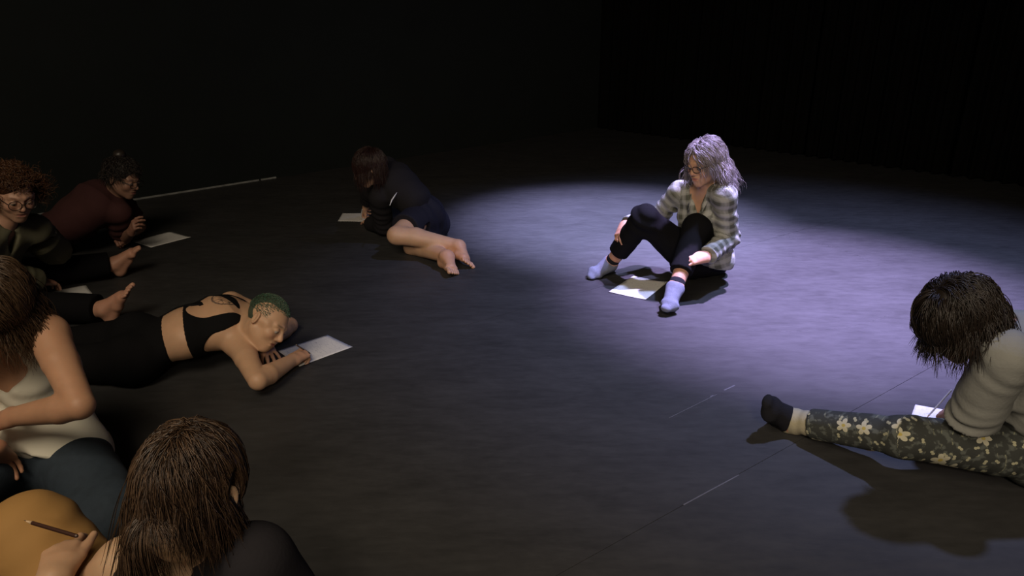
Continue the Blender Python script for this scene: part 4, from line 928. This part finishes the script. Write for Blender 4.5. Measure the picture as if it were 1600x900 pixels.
# -- the short haired person lying flat on the floor, drawing
def person_green():
    f = Fig(POSE['green'], (.78, -.42, -.46), (.22, .50, .84), 1.0, 1.0, .95); J = f.J
    f.torso(chest=.098, waist=.090, hip=.098)
    for s in 'lr': f.arm(s, 1.08); f.leg(s); f.foot(s)
    f.hand('r', (.15, -.25, .95), curls=((.75, .85, .4), (.9, .95, .5), (1.0, 1.0, .6), (1.1, 1.0, .6)), thumb=(.7, .4, .45))
    f.hand('l', (-.05, -.2, .97), curl=(.25, .35, .25), spread=.22, thumb=(.6, .7, .2))
    f.head()
    bk = -f.fwd; c0 = J['nck']-f.up*.080-f.left*.005
    def tattoo(V):
        q = V-c0; u, w = q@f.left, q@f.up; dd = q@bk; m = (dd > .02)
        r = np.sqrt((u/.055)**2+(w/.05)**2); line = np.abs(np.sin(u*110+2.5*np.sin(w*75))+np.cos(w*95+2*np.sin(u*60))*.8) < .24
        ring = np.abs(r-1) < .07
        return (m & (((r < .95) & line) | ring)).astype(float)[:, None]*.8
    f.body('person with cropped green-tinted hair lying face down drawing, black crop top and tattooed back', finer=[(c0+bk*.06, .075, .0032)], tone=(.52, .32, .20), h=.006, tattoo=tattoo, brows=(.12, .08, .05)); f.eyes()
    hair(f, (.085, .11, .075), n=3000, length=.012, steps=4, r=.0009, comb_min=1, comb=lambda p, d, t: d*.5+np.stack([0*p[:, 0], .6+0*p[:, 0], 0*p[:, 0]], -1), grav=.1, layer=(.99, 1.02), seed=9, label='cropped hair dyed green on top', cover=(.42, .50), tip=(.045, .15, .10), root_low=-.1, cap_k=.2, scap=-.002, re_s=.962, capn=.0)
    tor = f.P['torso']; ax = nrm(J['nck']-J['pel'])
    s1, s2 = at(287, 540, .20), at(249, 545, .20)
    sub = [cap(between(J['spi'], J['nck'], .36)+f.left*.005+bk*.150, J['nck']+f.left*.005+bk*.085+f.up*.03, .092, .090, .012, mode='s'),
           cap(J['nck']+f.up*.05, J['nck']+f.up*.13, .075, .09, .01, mode='s')]
    for s, sg in (('l', 1), ('r', -1)): sub.append(cap(J[s+'sh']+f.left*sg*.008+f.up*.07+bk*.03, J[s+'sh']+f.left*sg*.016-f.up*.060+bk*.0, .082, .080, .01, mode='s'))
    f.garment('crop_top', tor[3:], M['black_cloth'], infl=.005, h=.0055, k=.02, cuts=[(s1, -ax+f.left*.12, .28)], sub=sub, label='black crop top with a scooped back', disp=lambda P: folds(P, J['spi'], f.up, 90, .002, .15))
    trousers(f, M['black_cloth'], .95, r=(.092, .062, .046), infl=.006, name='leggings', amp=.5, waist=(s2, ax-f.left*.12, .28), label='black leggings', tor=3 and 5, floor=.003); return f

# -- the person nearest the camera, seen from behind
def person_near():
    f = Fig(POSE['near'], (.0, .76, -.60), (.18, .45, .86), 1.0, 1.0); J = f.J
    f.torso(chest=.104, waist=.098, hip=.115)
    for s in 'lr': f.arm(s); f.leg(s, 1.05); f.foot(s)
    f.hand('l', (.15, -.55, .82), curls=((.30, .55, .5), (.75, .9, .5), (.9, 1.0, .6), (1., 1.0, .6)), thumb=(.85, .45, .05), tb=.05, spread=.03); f.hand('r', (0, -.2, 1), curl=(.4, .5, .4))
    f.head(); f.body('person nearest the camera seen from behind, straight brown hair, black top and tan trousers', tone=(.48, .32, .20), h=.007); f.eyes()
    def comb(p, d, t):
        o = np.zeros_like(p); o[:, 0] = np.clip(p[:, 0]/.03, -1, 1)*.25*(1-.9*t)*(d[:, 1] > -.3); o[:, 1] = -.35*(1-t); return o
    hair(f, (.022, .012, .007), n=5600, length=.15, lenf=lambda d: np.where(d[:, 0] > .25, 1.45, .80), lenj=.35, steps=20, r=.00085, comb=comb, curl=(.003, 22), clump=4, seed=10, tip=(.10, .060, .034), layer=(1.04, 1.14), cover=(.5, .4), label='straight dark brown hair',
         rand=.13, root_low=-.55, spheres=((V3(0, -.03, -.11), .060), (V3(-.104, -.012, .0), .034)))
    tor = f.P['torso']
    sub = [cap(J['nck']+f.up*.09-f.fwd*.02, J['nck']+f.up*.015-f.fwd*.05, .070, .055, .012, mode='s'), cap(J['nck']+f.up*.09, J['nck']+f.up*.13+f.fwd*.05, .075, .09, .01, mode='s'),
           cap(J['lsh']+f.left*.02+f.up*.08, J['lsh']+f.left*.03-f.up*.05, .080, .070, .01, mode='s')]
    f.garment('one_shouldered_top', tor[2:]+sleeves(f, (.01, 1), (0, .5), r=(.06, .056, .05))[1:], M['black_knit'], infl=.012, h=.007, disp=lambda P: .003*nse(P, 18, 3), sub=sub, cuts=[(J['pel'], -f.pu, .26)], label='black top leaving one shoulder bare')
    trousers(f, M['mustard'], .92, r=(.115, .088, .068), infl=.006, amp=.5, label='mustard-tan trousers')
    for s in 'l':
        a = J['lhan']; return f


f2 = person_floral(); f3 = person_centre(); f4 = person_maroon(); f5 = person_curly(); f6 = person_tank(); f7 = person_green(); f8 = person_near()

# ------------------------------------------------------------------ papers and pencils
def sheet(px, label, mt='paper', lift=0, **kw): return paper([tuple(at(*q, lift)[:2]) for q in px], label, mt, **kw)
sheet([(951, 457), (1009, 469), (1044, 442), (990, 432)], "white sheet of paper on the floor between the plaid-shirted woman's feet", 'paper_sketch', curl=.004)
sheet([(1420, 661), (1477, 672), (1500, 645), (1430, 633)], 'white sheet of paper under the hand of the person in flowered trousers', 'paper_sketch')
sheet([(528, 346), (584, 347), (573, 333), (536, 333)], 'white sheet of paper by the hand of the reclining bare-legged person')
sheet([(206, 378), (236, 387), (299, 371), (266, 362)], 'white sheet of paper on the floor in front of the maroon t-shirt, near the wall')
sheet([(60, 461), (105, 469), (146, 462), (134, 446)], "white sheet of paper between the curly-haired person's legs", curl=.004)
sheet([(434, 549), (468, 573), (551, 543), (512, 524)], 'white sheet of paper being drawn on by the green-haired person', 'paper_sketch')
sheet([(-60, 745), (-10, 760), (16, 724), (-20, 705)], 'white sheet of paper at the lap of the woman in the white vest', lift=.0)
J2, J8, J7, J5, J3 = f2.J, f8.J, f7.J, f5.J, f3.J
pencil(at(1446, 655, .004), at(1487, 609, .13), .0035, 'thin pale pencil in the hand of the person in flowered trousers', 'white_plastic')
pencil(at(37, 813, 0, 1.44), at(121, 838, 0, 1.40), .0038, 'dark brown pencil with a bare sharpened tip, over a tan knee')
pencil(at(563, 343, .004), at(566, 327, .10), .0035, 'short white pencil held over the sheet by the reclining person', 'white_plastic')
pencil(at(486, 553, .004), at(463, 539, .12), .0038, 'pencil gripped by the green-haired person')
